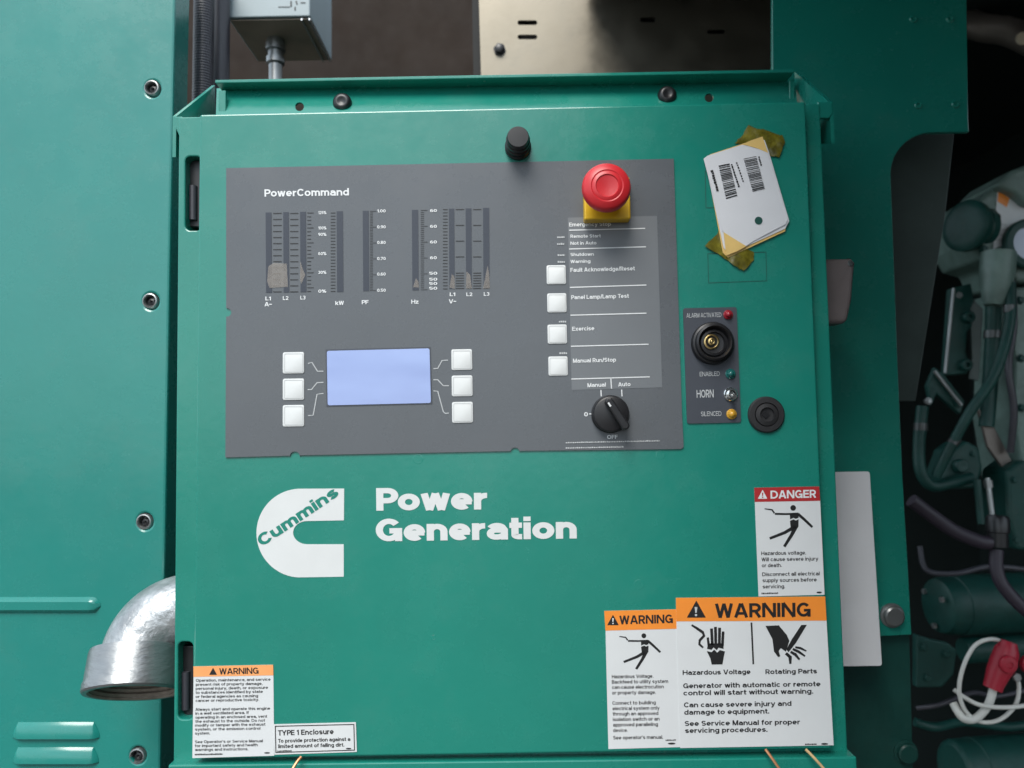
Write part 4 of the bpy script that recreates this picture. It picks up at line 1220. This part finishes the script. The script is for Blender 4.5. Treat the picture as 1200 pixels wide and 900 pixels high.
for k in range(4):
    poly('sticker_line', stroke([(1167, 263 + 6 * k), (1180 - 2 * k, 263.4 + 6 * k)], 1.6), ye + 0.016, M['greyink'], tq)
rg = lathe('sight_ring', P(1203, 287, ye + 0.012), [(20 * q, 0), (30 * q, 0), (30 * q, 0.008), (28 * q, 0.01), (21 * q, 0.01), (20 * q, 0.006), (20 * q, 0)], E, eng, 36)
lathe('glass', P(1203, 287, ye + 0.011), [(20 * q, 0), (20 * q, 0.003), (0, 0.004)], M['glass'], rg, 30)
tube('neck', smooth_path([P(1170, 296, ye + .01), P(1168, 330, ye + .01), P(1164, 358, ye + .01)], 6), [0.0215] * 5 + [0.0205, 0.0198, 0.019, 0.018, 0.0165, 0.015, 0.0135, 0.012], M['engine2'], eng, 24)
# vertical bracket with bosses and dipstick
poly('bracket', [(1114, 338), (1138, 332), (1142, 352), (1138, 362), (1140, 382), (1134, 388), (1132, 414), (1137, 424), (1134, 438), (1107, 440)], ye + 0.05, E, eng, 0.012, 0.002)
for x, y in ((1133, 372), (1130, 428)):
    lathe('boss', P(x, y, ye + 0.05), [(0.0085, 0), (0.0085, 0.007), (0.007, 0.009), (0.0035, 0.009), (0.003, 0.004), (0, 0.004)], E, eng, 20)
hexbolt(1124, 346, ye + 0.05, 0.0036, M['steel'])
tube('dipstick', [P(1117.5, 338, ye + 0.045), P(1107.5, 437, ye + 0.045)], 0.0022, M['steel'], eng, 10)
poly('heat_shield', [(1138, 348), (1152, 362), (1150, 400), (1147, 446), (1136, 444), (1140, 420)], ye + 0.065, M['innergrey'], eng, 0.003, 0.0006)
hose('riser_pipe', [(1164, 356, ye + .02), (1163, 400, ye + .025), (1160, 452, ye + .03), (1156, 500, ye + .03)], 0.0098, E, eng)
clamp(1163, 392, ye + .024, 0, -10, 0.0098, eng)
poly('side_casting', [(1188, 336), (1400, 330), (1400, 600), (1206, 600), (1196, 540), (1188, 490), (1190, 430), (1186, 380)], ye + 0.03, M['engine2'], eng, 0.1, 0.006, seg=3)
for x, y in ((1195, 352), (1196, 420), (1196, 478)):
    hexbolt(x, y, ye + 0.03, 0.0046)
hose('oil_hose', [(1184, 332, ye), (1183, 380, ye - .01), (1166, 438, ye - .015), (1136, 484, ye - .01), (1112, 528, ye), (1097, 558, ye + .01)], 0.0066, E, eng)
clamp(1183, 362, ye - .006, 0, 10, 0.0066, eng)
clamp(1118, 517, ye - .002, -7, 10, 0.0066, eng)
hose('breather_hose', [(1186, 330, ye + .02), (1188, 380, ye + .015), (1182, 430, ye + .01), (1188, 480, ye + .01), (1184, 530, ye + .02)], 0.0046, M['hose'], eng, 12)
hose('oil_hose', [(1081, 476, ye + .02), (1077, 520, ye + .02), (1079, 552, ye + .015), (1092, 569, ye + .015), (1114, 566, ye + .02), (1138, 560, ye + .03)], 0.0078, E, eng)
clamp(1079, 500, ye + .02, 0, 10, 0.0078, eng)
# diagonal brace with its bracket
poly('cross_bracket', [(1087, 452), (1096, 430), (1108, 440), (1131, 470), (1126, 486), (1098, 462), (1092, 476)], ye + 0.03, E, eng, 0.01, 0.002)
tube('brace_rod', [P(1095, 435, ye + 0.025), P(1126.5, 475, ye + 0.025)], 0.0024, M['steel'], eng, 10)
for x, y in ((1088, 470), (1103, 446), (1122, 474)):
    hexbolt(x, y, ye + 0.029, 0.0036, M['steel'] if y == 470 else E)
# pump block, wedge plate and fuel pipes
poly('pump_block', [(1104, 560), (1116, 528), (1132, 516), (1148, 524), (1152, 548), (1146, 572), (1110, 574)], ye + 0.04, E, eng, 0.05, 0.004)
lathe('boss', P(1124, 546, ye + 0.04), [(0.0095, 0), (0.0095, 0.008), (0.008, 0.01), (0.004, 0.0105), (0, 0.009)], E, eng, 20)
hexbolt(1140, 532, ye + 0.04, 0.0036)
hexbolt(1112, 566, ye + 0.04, 0.0036)
poly('wedge_plate', [(1146, 478), (1160, 490), (1186, 540), (1178, 552), (1158, 524)], ye + 0.03, M['pipe'], eng, 0.006, 0.001)
poly('timing_cover', [(1180, 552), (1196, 540), (1400, 540), (1400, 650), (1192, 645), (1182, 610)], ye + 0.01, E, eng, 0.06, 0.005)
for x, y in ((1188, 562), (1190, 632)):
    hexbolt(x, y, ye + 0.01, 0.0042)
tube('fuel_pipe', [P(1157, 560, ye), P(1164, 614, ye - .005)], 0.0036, M['steel'], eng, 12)
tube('fuel_pipe', [P(1145, 562, ye + .005), P(1150, 614, ye)], 0.0048, E, eng, 12)
lathe('pipe_nut', P(1158, 566, ye), [(0.006, -0.004), (0.006, 0.006), (0, 0.006)], M['steel'], eng, 6, axis=(0.1, 0, -1), smooth=False)
# starter motor with end bell, through bolts and solenoid
lathe('starter_motor', P(1097, 710, ye + 0.03), [(0, 0), (26 * q, 0.0), (31 * q, 0.003), (33 * q, 0.010), (33 * q, 0.026), (34.5 * q, 0.027), (34.5 * q, 0.2), (0, 0.2)], E, eng, 40, axis=(1, 0.12, 0.0))
for a in (35, 150, 270):
    ca, sa = math.cos(math.radians(a)), math.sin(math.radians(a))
    p0 = P(1097, 710, ye + 0.03) + Vector((-0.002, ca * 23 * q, sa * 23 * q))
    lathe('bolt', p0, [(0.004, 0), (0.004, -0.004), (0, -0.004)], M['steel'], eng, 6, axis=(1, 0, 0), smooth=False)
lathe('solenoid', P(1128, 762, ye + 0.03), [(0, 0), (13 * q, 0), (15 * q, 0.003), (15 * q, 0.12), (0, 0.12)], E, eng, 26, axis=(1, 0.1, 0.02))
poly('mount_bracket', [(1074, 744), (1092, 750), (1112, 754), (1122, 762), (1118, 790), (1104, 806), (1074, 806)], ye - 0.02, E, eng, 0.012, 0.002)
for x, y in ((1082, 758), (1108, 766), (1086, 794)):
    hexbolt(x, y, ye - 0.02, 0.0044)
lathe('oil_filter', P(1116, 902, ye + 0.01), [(0, 0), (27 * q, 0), (31 * q, 0.004), (32 * q, 0.008), (32 * q, 0.03), (33 * q, 0.031), (33 * q, 0.2), (0, 0.2)], E, eng, 40, axis=(1, 0.12, 0.0))
hose('drain_pipe', [(1072, 846, ye), (1096, 852, ye), (1130, 846, ye + .02), (1180, 852, ye + .03), (1220, 846, ye + .03)], 0.0056, E, eng)
hose('thin_pipe', [(1078, 640, ye + .03), (1086, 668, ye + .02), (1120, 672, ye), (1160, 664, ye), (1210, 668, ye)], 0.0036, M['hose'], eng, 10)
hose('thin_pipe', [(1074, 830, ye - .01), (1100, 826, ye - .02), (1140, 812, ye), (1168, 816, ye + .01), (1215, 806, ye + .01)], 0.003, M['hose'], eng, 10)

tag(hose('wire_loom', [(1068, 586, .36), (1092, 604, .36), (1118, 622, .355), (1146, 634, .35), (1160, 636, .35)], 0.0085, M['cable']), 'dark purple wire loom running to the black connector', 'cable')
cn = thing('cable_connector', 'black cable connector with purple cable in the dark engine bay', 'connector', P(1170, 665, .35))
lathe('shell', P(1169, 604, .35), [(0, 0), (0.011, 0), (0.0135, 0.004), (0.0135, 0.02), (0.0118, 0.021), (0.0118, 0.038), (0, 0.038)], M['blk'], cn, 20, axis=(-0.05, 0, -1))
tube('cable', smooth_path([P(1168, 645, .35), P(1168, 668, .345), P(1178, 690, .34), P(1206, 718, .335), P(1250, 745, .335)], 8), 0.0078, M['cable'], cn, 16)

# red terminal boot with its white cables
yb = 0.33
bt = thing('terminal_boot', 'red rubber terminal boot with pale cables curling below it', 'terminal boot', P(1170, 815, yb))
tube('boot', [P(1183, 752, yb), P(1180, 762, yb), P(1176, 776, yb), P(1169, 790, yb), P(1165, 801, yb), P(1163, 807, yb)], [0.008, 0.013, 0.0145, 0.0125, 0.0108, 0.0105], M['redboot'], bt, 24)
lathe('cap', P(1180, 778, yb - 0.012), [(0.0105, 0), (0.0105, 0.004), (0.009, 0.0055), (0.004, 0.006), (0.003, 0.0045), (0, 0.0045)], M['redboot'], bt, 26)
tube('cable', smooth_path([P(1165, 803, yb), P(1158, 826, yb), P(1143, 842, yb), P(1128, 841, yb), P(1117, 824, yb + .01)], 8), 0.0046, M['wire'], bt, 14)
tag(tube('wire', smooth_path([P(1176, 752, yb + .01), P(1160, 749, yb), P(1142, 757, yb), P(1129, 781, yb), P(1124, 810, yb), P(1132, 834, yb), P(1150, 846, yb), P(1172, 843, yb), P(1190, 826, yb), P(1194, 806, yb), P(1191, 792, yb)], 8), 0.0024, M['wire'], None, 12),
    'thin white wire in a tall loop left of the red boot', 'wire')
tag(tube('wire', smooth_path([P(1118, 808, yb + .01), P(1130, 817, yb + .005), P(1148, 826, yb - .005), P(1175, 829, yb - .01), P(1205, 826, yb - .01), P(1240, 815, yb - .01)], 8), 0.0025, M['wire'], None, 12),
    'thin white wire running to the right below the red boot', 'wire')
rb2 = thing('terminal_boot', 'second red terminal boot cut off by the right photo edge', 'terminal boot', P(1205, 800, yb))
lathe('cap', P(1206, 778, yb), [(0.012, 0), (0.012, 0.006), (0.01, 0.008), (0, 0.0085)], M['redboot'], rb2, 24)
lathe('terminal_nut', P(1190, 793, yb - .004), [(0.0052, 0), (0.0052, 0.004), (0.004, 0.005), (0, 0.005)], M['steel'], rb2, 6)

# brown pipe at the top right with a painted glint
pq = thing('exhaust_pipe', 'brownish pipe with a painted cream glint at the upper right corner', 'pipe', P(1170, 60, .5))
tube('pipe', smooth_path([P(1120, 20, .55), P(1150, 32, .52), P(1185, 38, .5), P(1230, 60, .48)], 8), 0.02, M['pipe'], pq, 24)
lathe('cap', P(1197, 46, .475), [(0.009, 0), (0.009, 0.004), (0, 0.005)], M['cream'], pq, 20)  # pale disc painting in a small bright reflection

# ------------------------------------------------------------------ stray straws at the bottom edge
for nm, pl_, r_, mm, lab in (('copper_wire', [(897, 878, -.004), (905, 889, -.008), (918, 908, -.012)], 0.0011, 'copper', 'copper coloured wire end below the largest warning sticker'),
                             ('bare_wire', [(944, 878, -.004), (954, 888, -.008), (970, 906, -.012)], 0.0011, 'straw', 'straw coloured bare wire end near the lower right door corner'),
                             ('dry_twig', [(353, 887, -.004), (348, 893, -.007), (340, 906, -.012)], 0.0011, 'copper', 'small dry twig below the TYPE 1 sticker')):
    tag(tube(nm, smooth_path([P(*p) for p in pl_], 6), r_, M[mm], None, 8), lab, 'wire' if 'wire' in nm else 'twig')
